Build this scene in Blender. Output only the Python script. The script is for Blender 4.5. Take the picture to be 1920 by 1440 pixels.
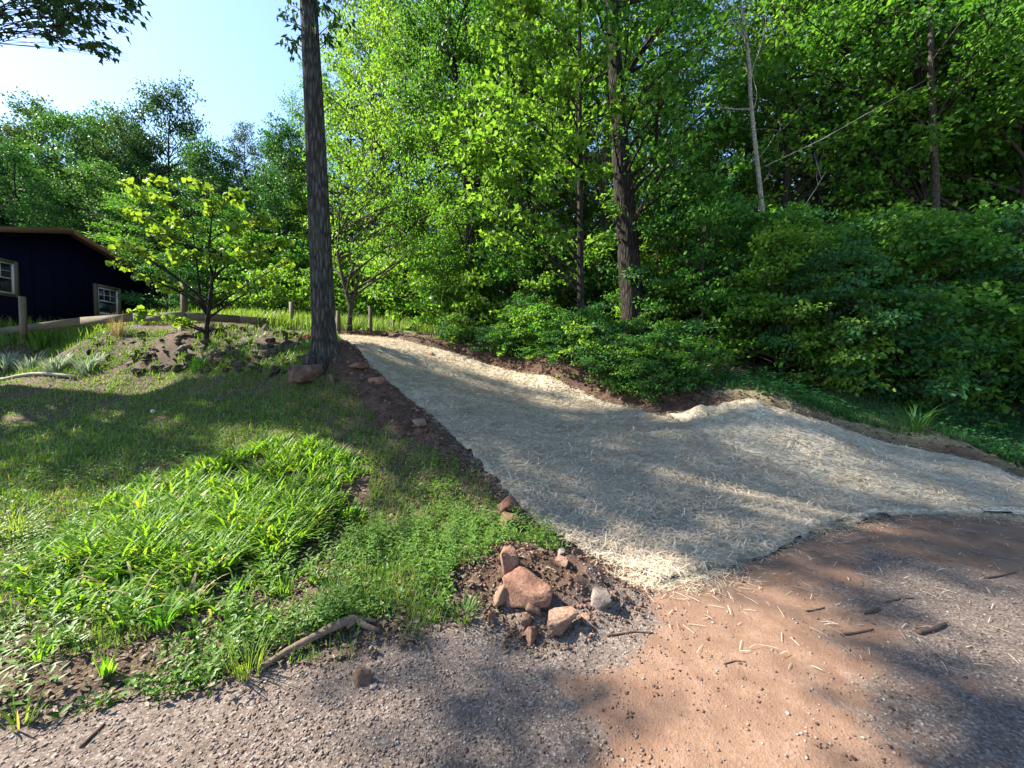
import bpy, bmesh, math, random
import numpy as np
from mathutils import Vector, Matrix

for o in list(bpy.data.objects):
    bpy.data.objects.remove(o)
sc = bpy.context.scene
COL = sc.collection
R = np.random.default_rng(7)
random.seed(7)

# ------------------------------------------------------------------ camera, sky, sun, exposure
EYE = np.array([0.0, 0.0, 1.6])
PITCH = math.radians(2.0)
cam_d = bpy.data.cameras.new('camera')
cam_d.sensor_width = 36.0
cam_d.lens = 13.5
cam_d.clip_start = 0.05
cam_d.clip_end = 2000.0
cam = bpy.data.objects.new('camera', cam_d)
COL.objects.link(cam)
cam.location = EYE
cam.rotation_euler = (math.radians(90) - PITCH, 0, 0)
sc.camera = cam

SUN_AZ = math.radians(-78)      # measured from +Y towards +X
SUN_EL = math.radians(42)
SUN = np.array([math.cos(SUN_EL) * math.sin(SUN_AZ), math.cos(SUN_EL) * math.cos(SUN_AZ), math.sin(SUN_EL)])
w = bpy.data.worlds.new('World')
sc.world = w
w.use_nodes = True
nt = w.node_tree
nt.nodes.clear()
sky = nt.nodes.new('ShaderNodeTexSky')
sky.sky_type = 'NISHITA'
sky.sun_disc = False
sky.sun_elevation = SUN_EL
sky.sun_rotation = SUN_AZ
sky.altitude = 200
sky.air_density = 1.0
sky.dust_density = 0.3
sky.ozone_density = 3.0
bg = nt.nodes.new('ShaderNodeBackground')
bg.inputs['Strength'].default_value = 0.10
wo = nt.nodes.new('ShaderNodeOutputWorld')
nt.links.new(sky.outputs[0], bg.inputs[0])
nt.links.new(bg.outputs[0], wo.inputs[0])
sun_d = bpy.data.lights.new('sun', 'SUN')
sun_d.energy = 5.0
sun_d.angle = math.radians(0.8)
sun_d.color = (1.0, 0.93, 0.80)
sun = bpy.data.objects.new('sun', sun_d)
COL.objects.link(sun)
sun.rotation_euler = Vector(SUN).to_track_quat('Z', 'Y').to_euler()
sun.location = Vector(SUN) * 60
sc.view_settings.view_transform = 'Standard'
sc.view_settings.look = 'None'
sc.view_settings.gamma = 1.0
sc.view_settings.use_curve_mapping = False
sc.view_settings.exposure = 2.0
sc.cycles.use_denoising = True
sc.cycles.max_bounces = 8
sc.cycles.transmission_bounces = 6
sc.cycles.diffuse_bounces = 4
sc.cycles.sample_clamp_indirect = 6.0

# ------------------------------------------------------------------ noise and terrain
def _hash(ix, iy, s):
    h = (ix * 374761393 + iy * 668265263 + s * 974634777) & 0xFFFFFFFF
    h = ((h ^ (h >> 13)) * 1274126177) & 0xFFFFFFFF
    return ((h ^ (h >> 16)) & 0xFFFF) / 65535.0

def vnoise(x, y, s=0):
    x = np.asarray(x, float); y = np.asarray(y, float)
    xf = np.floor(x); yf = np.floor(y)
    ix = xf.astype(np.int64); iy = yf.astype(np.int64)
    fx = x - xf; fy = y - yf
    fx = fx * fx * (3 - 2 * fx); fy = fy * fy * (3 - 2 * fy)
    a = _hash(ix, iy, s); b = _hash(ix + 1, iy, s); c = _hash(ix, iy + 1, s); d = _hash(ix + 1, iy + 1, s)
    return (a * (1 - fx) + b * fx) * (1 - fy) + (c * (1 - fx) + d * fx) * fy

def fbm(x, y, s=0, o=4):
    v = 0; a = 0.5; t = 0
    for k in range(o):
        v = v + a * vnoise(x * 2 ** k + 17.3 * k, y * 2 ** k - 9.1 * k, s + k)
        t += a; a *= 0.5
    return v / t

def ray(u, v):
    """world direction (y = 1) of a picture point of the 1920 x 1440 frame: used to measure the place"""
    zc = -(v - 720) / 720.0
    d = np.array([(u - 960) / 720.0, math.cos(PITCH) + zc * math.sin(PITCH), -math.sin(PITCH) + zc * math.cos(PITCH)])
    return d / d[1]

def at_depth(u, v, d):
    return EYE + ray(u, v) * d

CP = []
for u, v, d in [
    # left lawn
    (0, 1000, 3.5), (0, 850, 5.6), (0, 760, 8.2), (0, 712, 10.2), (300, 1000, 3.55), (300, 850, 5.4), (300, 760, 7.6), (300, 716, 8.9),
    (540, 1000, 3.6), (560, 900, 4.6), (560, 800, 5.9), (540, 722, 7.2), (700, 1000, 3.65), (700, 900, 4.55), (690, 790, 5.9),
    # bank
    (0, 640, 12.0), (100, 700, 9.7), (200, 700, 9.5), (200, 622, 11.4), (360, 690, 9.0), (360, 622, 10.5), (470, 690, 8.4), (470, 617, 11.3), (545, 613, 12.4), (560, 660, 8.9),
    (540, 690, 8.0), (610, 672, 7.6),
    # blanket left edge
    (735, 725, 6.9), (840, 810, 5.5), (925, 895, 4.6), (985, 960, 4.0), (1085, 1030, 3.35),
    # blanket right edge
    (700, 632, 12.6), (860, 665, 10.6), (980, 700, 9.2), (1090, 735, 8.0), (1280, 768, 6.6), (1400, 762, 6.1), (1560, 802, 5.9), (1700, 843, 5.6), (1830, 872, 5.4), (1920, 897, 5.2),
    (640, 642, 9.8), (660, 630, 12.0), (760, 690, 8.5), (900, 760, 6.9), (1050, 850, 5.3), (1250, 850, 5.3), (1450, 880, 5.0),
    # woods edge
    (1100, 655, 9.0), (1250, 700, 8.0), (1400, 715, 7.4), (1600, 745, 7.2), (1850, 790, 7.4), (900, 640, 11.6), (1000, 660, 10.4),
]:
    CP.append(at_depth(u, v, d))
CP += [np.array(p, float) for p in [
    (-12, 0, 0), (-6, 0, 0), (-3, 0, 0), (0, 0, 0), (3, 0, 0), (6, 0, 0), (12, 0, 0), (-8, -8, 0), (0, -8, 0), (8, -8, 0), (-30, -8, 0), (30, -8, 0),
    (-5, 1.2, .02), (-2.2, 1.6, 0), (-1, 2, 0), (0, 2.3, 0), (1, 2.6, 0), (2, 2.6, 0), (4, 2.5, 0), (6, 2.5, 0), (9, 3, .05), (2.6, 3.5, .03), (4.1, 4.2, .06), (5.6, 4.2, .06), (8, 4.4, .12),
    (-3, 2.5, .05), (-1, 2.8, .05), (0.2, 3.0, .06), (-5, 2.4, .1), (-8, 2.2, .15), (12, 5, .3), (9, 6.5, .5), (12, 9, 1.3), (16, 6, .6), (25, 8, 1.2),
    (-14, 6, 1.2), (-20, 6, 1.8), (-17.5, 12, 3.0), (-17.5, 18, 3.3), (-12, 15, 3.3), (-30, 14, 4), (-8, 16, 3.5), (-5, 20, 3.6), (-1, 20, 3.3), (-3, 15, 3.2), (-6, 14, 3.2),
    (2, 12, 2.7), (6, 12, 2.6), (10, 14, 2.8), (18, 14, 3.0), (30, 16, 3.4), (3, 20, 4.2), (12, 22, 5), (25, 25, 6), (-15, 28, 5.5), (-30, 30, 6.5), (0, 32, 6), (15, 36, 8.5), (35, 36, 9),
    (-40, 45, 9), (-15, 50, 10), (10, 55, 13), (40, 55, 14), (-60, 90, 18), (0, 100, 22), (60, 95, 22), (-60, 20, 6), (60, 20, 5), (-60, -10, 0), (60, -10, 0)]]
CP = np.array(CP)

GX0, GY0, GS = -62.0, -10.0, 0.2
GNX, GNY = 620, 560
def _build_base():
    n = len(CP)
    D = np.linalg.norm(CP[:, None, :2] - CP[None, :, :2], axis=2)
    A = np.zeros((n + 3, n + 3))
    A[:n, :n] = -np.sqrt(D * D + 0.25) - 0.06 * np.eye(n)
    Q = np.c_[np.ones(n), CP[:, :2]]
    A[:n, n:] = Q; A[n:, :n] = Q.T
    sol = np.linalg.solve(A, np.r_[CP[:, 2], 0, 0, 0])
    gx = GX0 + GS * np.arange(GNX); gy = GY0 + GS * np.arange(GNY)
    Z = np.zeros((GNY, GNX))
    X, Y = np.meshgrid(gx, gy)
    Z[:] = sol[n] + sol[n + 1] * X + sol[n + 2] * Y
    for i in range(n):
        Z -= sol[i] * np.sqrt((X - CP[i, 0]) ** 2 + (Y - CP[i, 1]) ** 2 + 0.25)
    return Z
ZB = _build_base()

def H0(x, y):
    x = np.asarray(x, float); y = np.asarray(y, float)
    fx = np.clip((x - GX0) / GS, 0, GNX - 1.001); fy = np.clip((y - GY0) / GS, 0, GNY - 1.001)
    ix = fx.astype(int); iy = fy.astype(int); fx = fx - ix; fy = fy - iy
    return (ZB[iy, ix] * (1 - fx) + ZB[iy, ix + 1] * fx) * (1 - fy) + (ZB[iy + 1, ix] * (1 - fx) + ZB[iy + 1, ix + 1] * fx) * fy

_T = np.geomspace(0.8, 95, 3000)
def at(u, v):
    """the place on the ground seen at a picture point"""
    d = ray(u, v)
    p = EYE[None] + d[None] * _T[:, None]
    below = p[:, 2] < H0(p[:, 0], p[:, 1])
    k = int(np.argmax(below)) if below.any() else len(_T) - 1
    return np.array([p[k, 0], p[k, 1], float(H0(p[k, 0], p[k, 1]))])

# ------------------------------------------------------------------ the line work of the place
def gline(pts):
    return np.array([at(u, v) for u, v in pts])
BL_LEFT = gline([(1240, 1097), (1150, 1062), (1085, 1030), (1035, 1000), (985, 962), (925, 895), (885, 852), (840, 810), (790, 768), (735, 725), (690, 685), (640, 641), (633, 630)])
BL_SEAM = gline([(1640, 957), (1560, 910), (1480, 872), (1390, 838), (1320, 808), (1250, 783), (1190, 767), (1090, 735), (980, 700), (860, 665), (790, 648), (740, 638), (700, 630)])
BR_LEFT = gline([(1610, 966), (1530, 914), (1450, 872), (1365, 838), (1300, 808), (1250, 780)])
BR_RIGHT = np.array([[13.0, 4.55, 0.0], [9.5, 4.9, 0], *[list(p) for p in gline([(1920, 903), (1830, 872), (1700, 843), (1560, 802), (1470, 775), (1400, 757)])]])
_l = BL_LEFT[np.argsort(BL_LEFT[:, 1])]
def XL(y):
    yy = np.r_[-20, 1.5, _l[:, 1], 20]
    xx = np.r_[1.1, 1.1, _l[:, 0], -9]
    return np.interp(y, yy, xx)
_r = np.vstack([BR_RIGHT, gline([(1280, 768), (1190, 767), (1090, 735), (980, 700), (860, 665), (790, 648), (740, 638), (700, 630)])])
_r = _r[np.argsort(_r[:, 1])]
def XR(y):
    yy = np.r_[3.5, _r[:, 1], 20]
    xx = np.r_[40, _r[:, 0], -9]
    return np.interp(y, yy, xx)
def YROAD(x):
    return np.interp(x, [-30, -8, -4, -2.25, -1.5, -0.75, -0.1, 0.45, 1.1, 2.1, 3.0, 4.1, 5.6, 7.5, 9.5, 14, 30],
                     [0.6, 0.9, 1.25, 1.62, 1.95, 2.2, 2.4, 2.5, 2.9, 3.2, 3.65, 4.1, 4.15, 4.3, 4.55, 4.7, 6])

def smooth(a, b, t):
    t = np.clip((t - a) / (b - a), 0, 1)
    return t * t * (3 - 2 * t)

def zones(x, y):
    """how much of road, bare red soil, lawn and leaf litter the ground shows at a place"""
    n1 = fbm(x * 1.3, y * 1.3, 3) - 0.5
    n2 = fbm(x * 5, y * 5, 5) - 0.5
    dl = (XL(y) - x) * 0.75           # metres left of the blanket
    dr = (x - XR(y)) * 0.75           # metres right of it
    road = smooth(0.18, -0.18, y - YROAD(x) + n1 * 0.7 + n2 * 0.35)
    up = smooth(4.2, 5.8, y)
    wl = 0.12 + 0.52 * up * smooth(10.5, 8.5, y)
    soil_l = smooth(wl + 0.12, wl - 0.12, dl + n1 * 0.35 + n2 * 0.25) * (dl > -0.6)
    wr = 0.05 + 0.5 * smooth(5.9, 7.0, y)
    soil_r = smooth(wr + 0.2, wr - 0.2, dr + n1 * 0.6 + n2 * 0.3) * (dr > -0.6)
    inside = (dl < 0) & (dr < 0) & (y > YROAD(x))
    heap = smooth(0.75, 0.45, np.hypot((x - 0.25) * 0.9, (y - 2.68) * 1.25) + n2 * 0.3)
    soil = np.maximum(np.maximum(soil_l, soil_r), np.maximum(inside * 1.0, heap * 0.9)) * np.where(heap > 0.2, 1, (1 - road))
    forest = (dr > 0) * 1.0 * (1 - road)
    litter = forest * (1 - soil) * smooth(0, 0.4, dr) * np.where(y > 16, 0.6, 1.0)
    lawn = (dl > 0) * (1 - road) * (1 - soil)
    return road, soil, lawn, litter, dl, dr

def micro(x, y):
    road, soil, lawn, litter, dl, dr = zones(x, y)
    ins = smooth(0.05, -0.15, np.maximum(dl, dr)) * (y > YROAD(x) - 0.1)
    a = (fbm(x * 7, y * 7, 21) - 0.45)
    b = (fbm(x * 22, y * 22, 22, 3) - 0.5)
    c = (fbm(x * 1.6, y * 1.6, 23) - 0.5)
    z = soil * (a * 0.14 + b * 0.045) * (1 - 0.92 * ins) + lawn * (a * 0.05 + b * 0.02 + c * 0.06) + litter * (a * 0.08 + b * 0.03 + c * 0.12) + road * (c * 0.02 + a * 0.010 + b * 0.004)
    cut = smooth(0.0, 0.45, dr) * smooth(1.6, 0.7, dr) * (y < 13) * (1 - road)
    berm = smooth(-0.05, 0.25, dl) * smooth(0.95, 0.4, dl) * smooth(5.0, 6.0, y) * smooth(10.5, 8.5, y)
    heap = smooth(0.7, 0.15, np.hypot((x - 0.3) * 0.95, (y - 2.75) * 1.3)) * 0.09
    return z - .09 * np.exp(-(((x - 3.75) / .75) ** 2 + ((y - 6.2) / .6) ** 2)) + cut * 0.16 + berm * 0.14 * (0.5 + fbm(x * 3, y * 3, 31)) + heap
def H(x, y):
    return H0(x, y) + micro(x, y)

# ------------------------------------------------------------------ helpers
def mesh_np(name, verts, faces, mat=None, smooth_shade=False):
    """faces: array (n, k) or list of such arrays"""
    if not isinstance(faces, list):
        faces = [faces]
    faces = [np.asarray(f, np.int32) for f in faces if len(f)]
    me = bpy.data.meshes.new(name)
    verts = np.asarray(verts, np.float32)
    me.vertices.add(len(verts)); me.vertices.foreach_set('co', verts.ravel())
    tot = np.concatenate([np.full(len(f), f.shape[1], np.int32) for f in faces])
    idx = np.concatenate([f.ravel() for f in faces])
    me.loops.add(len(idx)); me.loops.foreach_set('vertex_index', idx)
    me.polygons.add(len(tot))
    me.polygons.foreach_set('loop_start', np.r_[0, np.cumsum(tot)[:-1]].astype(np.int32))
    me.polygons.foreach_set('loop_total', tot)
    if smooth_shade:
        me.polygons.foreach_set('use_smooth', np.ones(len(tot), bool))
    me.update(calc_edges=True)
    if mat: me.materials.append(mat)
    return me
def link(name, me, parent=None, loc=(0, 0, 0), rot=(0, 0, 0), scale=1.0):
    o = bpy.data.objects.new(name, me)
    COL.objects.link(o)
    o.location = loc; o.rotation_euler = rot
    o.scale = (scale, scale, scale) if np.isscalar(scale) else scale
    if parent: o.parent = parent
    return o
def tag(o, label=None, cat=None, group=None, kind=None):
    if label: o['label'] = label
    if cat: o['category'] = cat
    if group: o['group'] = group
    if kind: o['kind'] = kind
    return o
def thing(name, label, cat, loc=(0, 0, 0), rotz=0.0, group=None, scale=1.0):
    return tag(link(name, None, None, loc, (0, 0, rotz), scale), label, cat, group)
def unit(v):
    return v / np.maximum(np.linalg.norm(v, axis=-1, keepdims=True), 1e-9)

class Geo:
    def __init__(s): s.v = []; s.f = {}; s.n = 0
    def add(s, v, f):
        f = np.asarray(f)
        s.f.setdefault(f.shape[1], []).append(f + s.n); s.v.append(np.asarray(v, float)); s.n += len(v)
    def tube(s, pts, rad, sides=6, cap=True, bark=0.0, flare=0.0):
        pts = np.asarray(pts, float); n = len(pts); rad = np.broadcast_to(np.asarray(rad, float), (n,))
        t = unit(np.gradient(pts, axis=0))
        ref = np.array([0, 0, 1.0]) if abs(t[0, 2]) < 0.85 else np.array([1.0, 0, 0])
        a = np.arange(sides) * 2 * math.pi / sides
        V = []
        for i in range(n):
            u = np.cross(t[i], ref); u /= np.linalg.norm(u); w_ = np.cross(t[i], u); ref = np.cross(u, t[i]) if abs(np.dot(t[i], ref)) > 0.97 else ref
            r = rad[i] * (1 + flare * math.exp(-max(pts[i, 2], 0) / .16) * np.cos(5 * a + 1.0 + np.sin(2 * a)))[:, None] if flare else rad[i]
            if bark:
                r = r * (1 + bark * (vnoise(np.arange(sides) * 0.9, np.full(sides, pts[i, 2] * 3.1), 5) - 0.5))[:, None]
            V.append(pts[i] + r * (np.cos(a)[:, None] * u + np.sin(a)[:, None] * w_))
        V = np.vstack(V)
        k = np.arange(sides); k2 = (k + 1) % sides
        F = np.vstack([np.c_[i * sides + k, i * sides + k2, (i + 1) * sides + k2, (i + 1) * sides + k] for i in range(n - 1)])
        s.add(V, F)
        if cap:
            s.f.setdefault(sides, []).append((s.n - sides + k)[None])
            s.f.setdefault(sides, []).append((s.n - n * sides + k[::-1])[None])
    def box(s, c, d, M=None):
        x, y, z = np.array(d) / 2.0
        v = np.array([[-x, -y, -z], [x, -y, -z], [x, y, -z], [-x, y, -z], [-x, -y, z], [x, -y, z], [x, y, z], [-x, y, z]])
        if M is not None: v = v @ np.array(M).T
        s.add(v + np.array(c), [[0, 3, 2, 1], [4, 5, 6, 7], [0, 1, 5, 4], [1, 2, 6, 5], [2, 3, 7, 6], [3, 0, 4, 7]])
    def mesh(s, name, mat, sm=False):
        return mesh_np(name, np.vstack(s.v), [np.vstack(x) for x in s.f.values()], mat, sm)

def leaf_geo(pos, tip, nrm, length, width, shape='diamond', fold=0.18):
    """leaf blades: pos base point, tip direction, nrm upper side"""
    n = len(pos)
    t = unit(tip); s = unit(np.cross(t, nrm)); u = np.cross(s, t)
    L = np.broadcast_to(length, (n,))[:, None]; W = np.broadcast_to(width, (n,))[:, None]
    if shape == 'diamond':
        v = np.stack([pos, pos + t * L * 0.48 + s * W * 0.5 + u * W * fold, pos + t * L - u * L * 0.08, pos + t * L * 0.48 - s * W * 0.5 + u * W * fold], 1)
        f = np.array([[0, 1, 2], [0, 2, 3]])
    elif shape == 'round':
        v = np.stack([pos + t * L * 0.04, pos + t * L * 0.1 + s * W * 0.42 + u * W * fold * .8, pos + t * L * 0.6 + s * W * 0.47 + u * W * fold, pos + t * L - u * L * 0.1,
                      pos + t * L * 0.6 - s * W * 0.47 + u * W * fold, pos + t * L * 0.1 - s * W * 0.42 + u * W * fold * .8], 1)
        f = np.array([[0, 1, 2], [0, 2, 3], [0, 3, 4], [0, 4, 5]])
    elif shape == 'maple':
        pr = [(0, 0, 0), (.22, .34, 1), (.42, .5, .9), (.5, .24, .5), (1.0, 0, -.4), (.5, -.24, .5), (.42, -.5, .9), (.22, -.34, 1)]
        v = np.stack([pos + t * L * a + s * W * b + u * W * fold * c * (0.6 if b else .4) for a, b, c in pr], 1)
        f = np.array([[0, 1, 3], [1, 2, 3], [0, 3, 4], [0, 4, 5], [0, 5, 7], [5, 6, 7]])
    k = v.shape[1]
    F = (f[None] + (np.arange(n) * k)[:, None, None]).reshape(-1, 3)
    return v.reshape(-1, 3), F

def straps(base, az, length, width, a0, a1, segs=2, prof=None, twist=None):
    """arching strap leaves and grass blades"""
    n = len(base)
    h = np.stack([np.cos(az), np.sin(az), 0 * az], 1); sd = np.stack([-np.sin(az), np.cos(az), 0 * az], 1)
    if prof is None: prof = np.r_[np.linspace(1, 0.75, segs), 0.06]
    p = base.copy(); V = []
    for k in range(segs + 1):
        a = a0 + (a1 - a0) * (k / segs)
        wv = (width * prof[k] * 0.5)[:, None] * sd
        V += [p - wv, p + wv]
        d = np.sin(a)[:, None] * h + np.cos(a)[:, None] * np.array([0, 0, 1.0])
        p = p + d * (length / segs)[:, None]
    V = np.stack(V, 1)
    f = np.array([[2 * k, 2 * k + 1, 2 * k + 3, 2 * k + 2] for k in range(segs)])
    F = (f[None] + (np.arange(n) * 2 * (segs + 1))[:, None, None]).reshape(-1, 4)
    return V.reshape(-1, 3), F

def scatter(n, r0, r1, az0=-57, az1=57, seed=0, k=1.0):
    """random places in front of the viewpoint, thinner with distance"""
    g = np.random.default_rng(seed)
    q = g.random(n)
    r = r0 * (r1 / r0) ** q if k == 1.0 else (r0 ** (2 - k * 2) + q * (r1 ** (2 - 2 * k) - r0 ** (2 - 2 * k))) ** (1 / (2 - 2 * k))
    a = np.radians(az0 + (az1 - az0) * g.random(n))
    return r * np.sin(a), r * np.cos(a), g

# ------------------------------------------------------------------ materials
def new_mat(name):
    m = bpy.data.materials.new(name); m.use_nodes = True
    t = m.node_tree; t.nodes.clear()
    out = t.nodes.new('ShaderNodeOutputMaterial')
    def N(kind, **kw):
        nd = t.nodes.new(kind)
        for k, v in kw.items():
            if k[0] == '_': setattr(nd, k[1:], v)
            else: nd.inputs[k.replace('__', ' ')].default_value = v
        return nd
    return m, t, out, N
def ramp(t, N, src, stops, interp='LINEAR'):
    r = N('ShaderNodeValToRGB'); cr = r.color_ramp; cr.interpolation = interp
    while len(cr.elements) < len(stops): cr.elements.new(0.5)
    for e, (p, c) in zip(cr.elements, stops):
        e.position = p; e.color = (*c, 1) if len(c) == 3 else c
    t.links.new(src, r.inputs[0]); return r.outputs[0]
def mixc(t, N, fac, a, b, mode='MIX'):
    m = N('ShaderNodeMix', _data_type='RGBA', _blend_type=mode)
    for i, v in ((0, fac), (6, a), (7, b)):
        if isinstance(v, (int, float)): m.inputs[i].default_value = v
        elif isinstance(v, tuple): m.inputs[i].default_value = (*v, 1)
        else: t.links.new(v, m.inputs[i])
    return m.outputs[2]
def noise(t, N, scale, detail=4, vec=None, rough=0.55):
    n = N('ShaderNodeTexNoise', Scale=scale, Detail=detail, Roughness=rough)
    if vec is not None: t.links.new(vec, n.inputs['Vector'])
    return n.outputs[0]
def bump(t, N, h, strength, dist, prev=None):
    b = N('ShaderNodeBump', Strength=strength, Distance=dist)
    t.links.new(h, b.inputs['Height'])
    if prev is not None: t.links.new(prev, b.inputs['Normal'])
    return b.outputs[0]

def leaf_mat(name, dark, light, trans=0.45, tboost=(1.5, 1.45, 0.6), rough=0.5, spec=0.16, extra=None):
    m, t, out, N = new_mat(name)
    g = N('ShaderNodeNewGeometry'); oi = N('ShaderNodeObjectInfo')
    stops = [(0.0, dark), (0.7, tuple((np.array(dark) + np.array(light)) / 2)), (1.0, light)]
    if extra: stops = [(0.0, dark), (0.6, light), (0.93, light), (1.0, extra)]
    c = ramp(t, N, g.outputs['Random Per Island'], stops)
    hs = N('ShaderNodeHueSaturation')
    mr = N('ShaderNodeMapRange'); t.links.new(oi.outputs['Random'], mr.inputs[0]); mr.inputs[3].default_value = 0.478; mr.inputs[4].default_value = 0.512
    mv = N('ShaderNodeMapRange'); t.links.new(oi.outputs['Random'], mv.inputs[0]); mv.inputs[3].default_value = 1.15; mv.inputs[4].default_value = 0.85
    t.links.new(mr.outputs[0], hs.inputs['Hue']); t.links.new(mv.outputs[0], hs.inputs['Value']); t.links.new(c, hs.inputs['Color'])
    p = N('ShaderNodeBsdfPrincipled', Roughness=rough); p.inputs['Specular IOR Level'].default_value = spec
    t.links.new(hs.outputs[0], p.inputs['Base Color'])
    tr = N('ShaderNodeBsdfTranslucent')
    t.links.new(mixc(t, N, 1.0, hs.outputs[0], tboost, 'MULTIPLY'), tr.inputs['Color'])
    mx = N('ShaderNodeMixShader', Fac=trans)
    t.links.new(p.outputs[0], mx.inputs[1]); t.links.new(tr.outputs[0], mx.inputs[2]); t.links.new(mx.outputs[0], out.inputs[0])
    return m
M = {}
M['maple'] = leaf_mat('maple_leaf', (.056, .145, .022), (.135, .27, .042), 0.52, (1.65, 1.65, .65))
M['deep'] = leaf_mat('deep_green_leaf', (.022, .085, .024), (.06, .165, .042), 0.42, (1.5, 1.5, .6))
M['mid'] = leaf_mat('fresh_green_leaf', (.040, .125, .022), (.10, .235, .04), 0.47, (1.5, 1.6, .6))
M['oak'] = leaf_mat('oak_leaf', (.025, .065, .022), (.06, .125, .036), 0.4, (1.4, 1.4, .6))
M['lime'] = leaf_mat('lime_leaf', (.105, .20, .03), (.20, .30, .055), 0.5, (1.6, 1.5, .5))
M['shade'] = leaf_mat('understory_leaf', (.025, .10, .034), (.065, .18, .055), 0.42, (1.5, 1.5, .6))
M['lily'] = leaf_mat('daylily_leaf', (.042, .135, .018), (.115, .255, .034), 0.46, (1.6, 1.6, .45), 0.5, 0.2, extra=(.34, .33, .08))
M['grass'] = leaf_mat('grass_blade', (.05, .13, .024), (.14, .235, .05), 0.4, (1.6, 1.5, .5), 0.5, 0.3, extra=(.34, .28, .13))
M['weed'] = leaf_mat('weed_leaf', (.04, .12, .016), (.115, .22, .036), 0.35, (1.5, 1.5, .5), 0.5, 0.3)
M['silver'] = leaf_mat('grey_green_leaf', (.16, .22, .15), (.32, .38, .28), 0.3, (1.2, 1.2, .9))
M['dry'] = leaf_mat('dry_grass', (.25, .18, .08), (.45, .36, .2), 0.3, (1.2, 1.1, .8))
M['litter'] = leaf_mat('dead_leaf', (.035, .024, .017), (.27, .19, .125), 0.2, (1.2, 1.0, .7), 0.6, 0.25)
M['straw'] = leaf_mat('straw', (.37, .315, .23), (.80, .71, .56), 0.2, (1.1, 1.0, .8), 0.5, 0.3)
M['bits'] = leaf_mat('dry_bits', (.06, .042, .028), (.30, .24, .17), 0.15, (1.1, 1.0, .8), 0.7, 0.2)
M['white'] = leaf_mat('pale_seed_head', (.6, .6, .55), (.8, .8, .75), 0.3, (1, 1, 1))
M['redleaf'] = leaf_mat('red_leaf', (.10, .02, .02), (.24, .05, .05), 0.3, (1.2, .9, .9))

def bark_mat(name, dark, light, ridge=1.0, sx=9.0, sz=1.6, lichen=None):
    m, t, out, N = new_mat(name)
    tc = N('ShaderNodeTexCoord'); mp = N('ShaderNodeMapping'); mp.inputs['Scale'].default_value = (sx, sx, sz)
    t.links.new(tc.outputs['Object'], mp.inputs[0])
    n1 = noise(t, N, 3.2, 6, mp.outputs[0], 0.65)
    vo = N('ShaderNodeTexVoronoi', Scale=2.6); vo.feature = 'DISTANCE_TO_EDGE'; t.links.new(mp.outputs[0], vo.inputs['Vector'])
    h = N('ShaderNodeMath', _operation='MULTIPLY_ADD'); t.links.new(vo.outputs[0], h.inputs[0]); h.inputs[1].default_value = 1.4; t.links.new(n1, h.inputs[2])
    c = ramp(t, N, h.outputs[0], [(0.35, tuple(np.array(dark) * 0.5)), (0.6, dark), (0.95, light)])
    if lichen:
        big = noise(t, N, 2.3, 5, tc.outputs['Object'], 0.6)
        c = mixc(t, N, ramp(t, N, big, [(0.52, (0, 0, 0)), (0.68, (.75, .75, .75))]), c, lichen)
    p = N('ShaderNodeBsdfPrincipled', Roughness=0.92); p.inputs['Specular IOR Level'].default_value = 0.15
    t.links.new(c, p.inputs['Base Color'])
    t.links.new(bump(t, N, h.outputs[0], 1.0, 0.03 * ridge), p.inputs['Normal'])
    t.links.new(p.outputs[0], out.inputs[0])
    return m
M['bark'] = bark_mat('grey_brown_bark', (.028, .026, .024), (.085, .079, .072), 1.5, 6.5, 1.3, lichen=(.06, .066, .05))
M['bark_dark'] = bark_mat('dark_bark', (.017, .014, .012), (.05, .040, .033), 1.5, 7, 1.2)
M['bark_thin'] = bark_mat('young_bark', (.04, .033, .026), (.10, .085, .068), 0.4, 16, 3)
M['birch'] = bark_mat('pale_dead_bark', (.17, .155, .13), (.38, .35, .305), 0.3, 14, 5)

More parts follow.
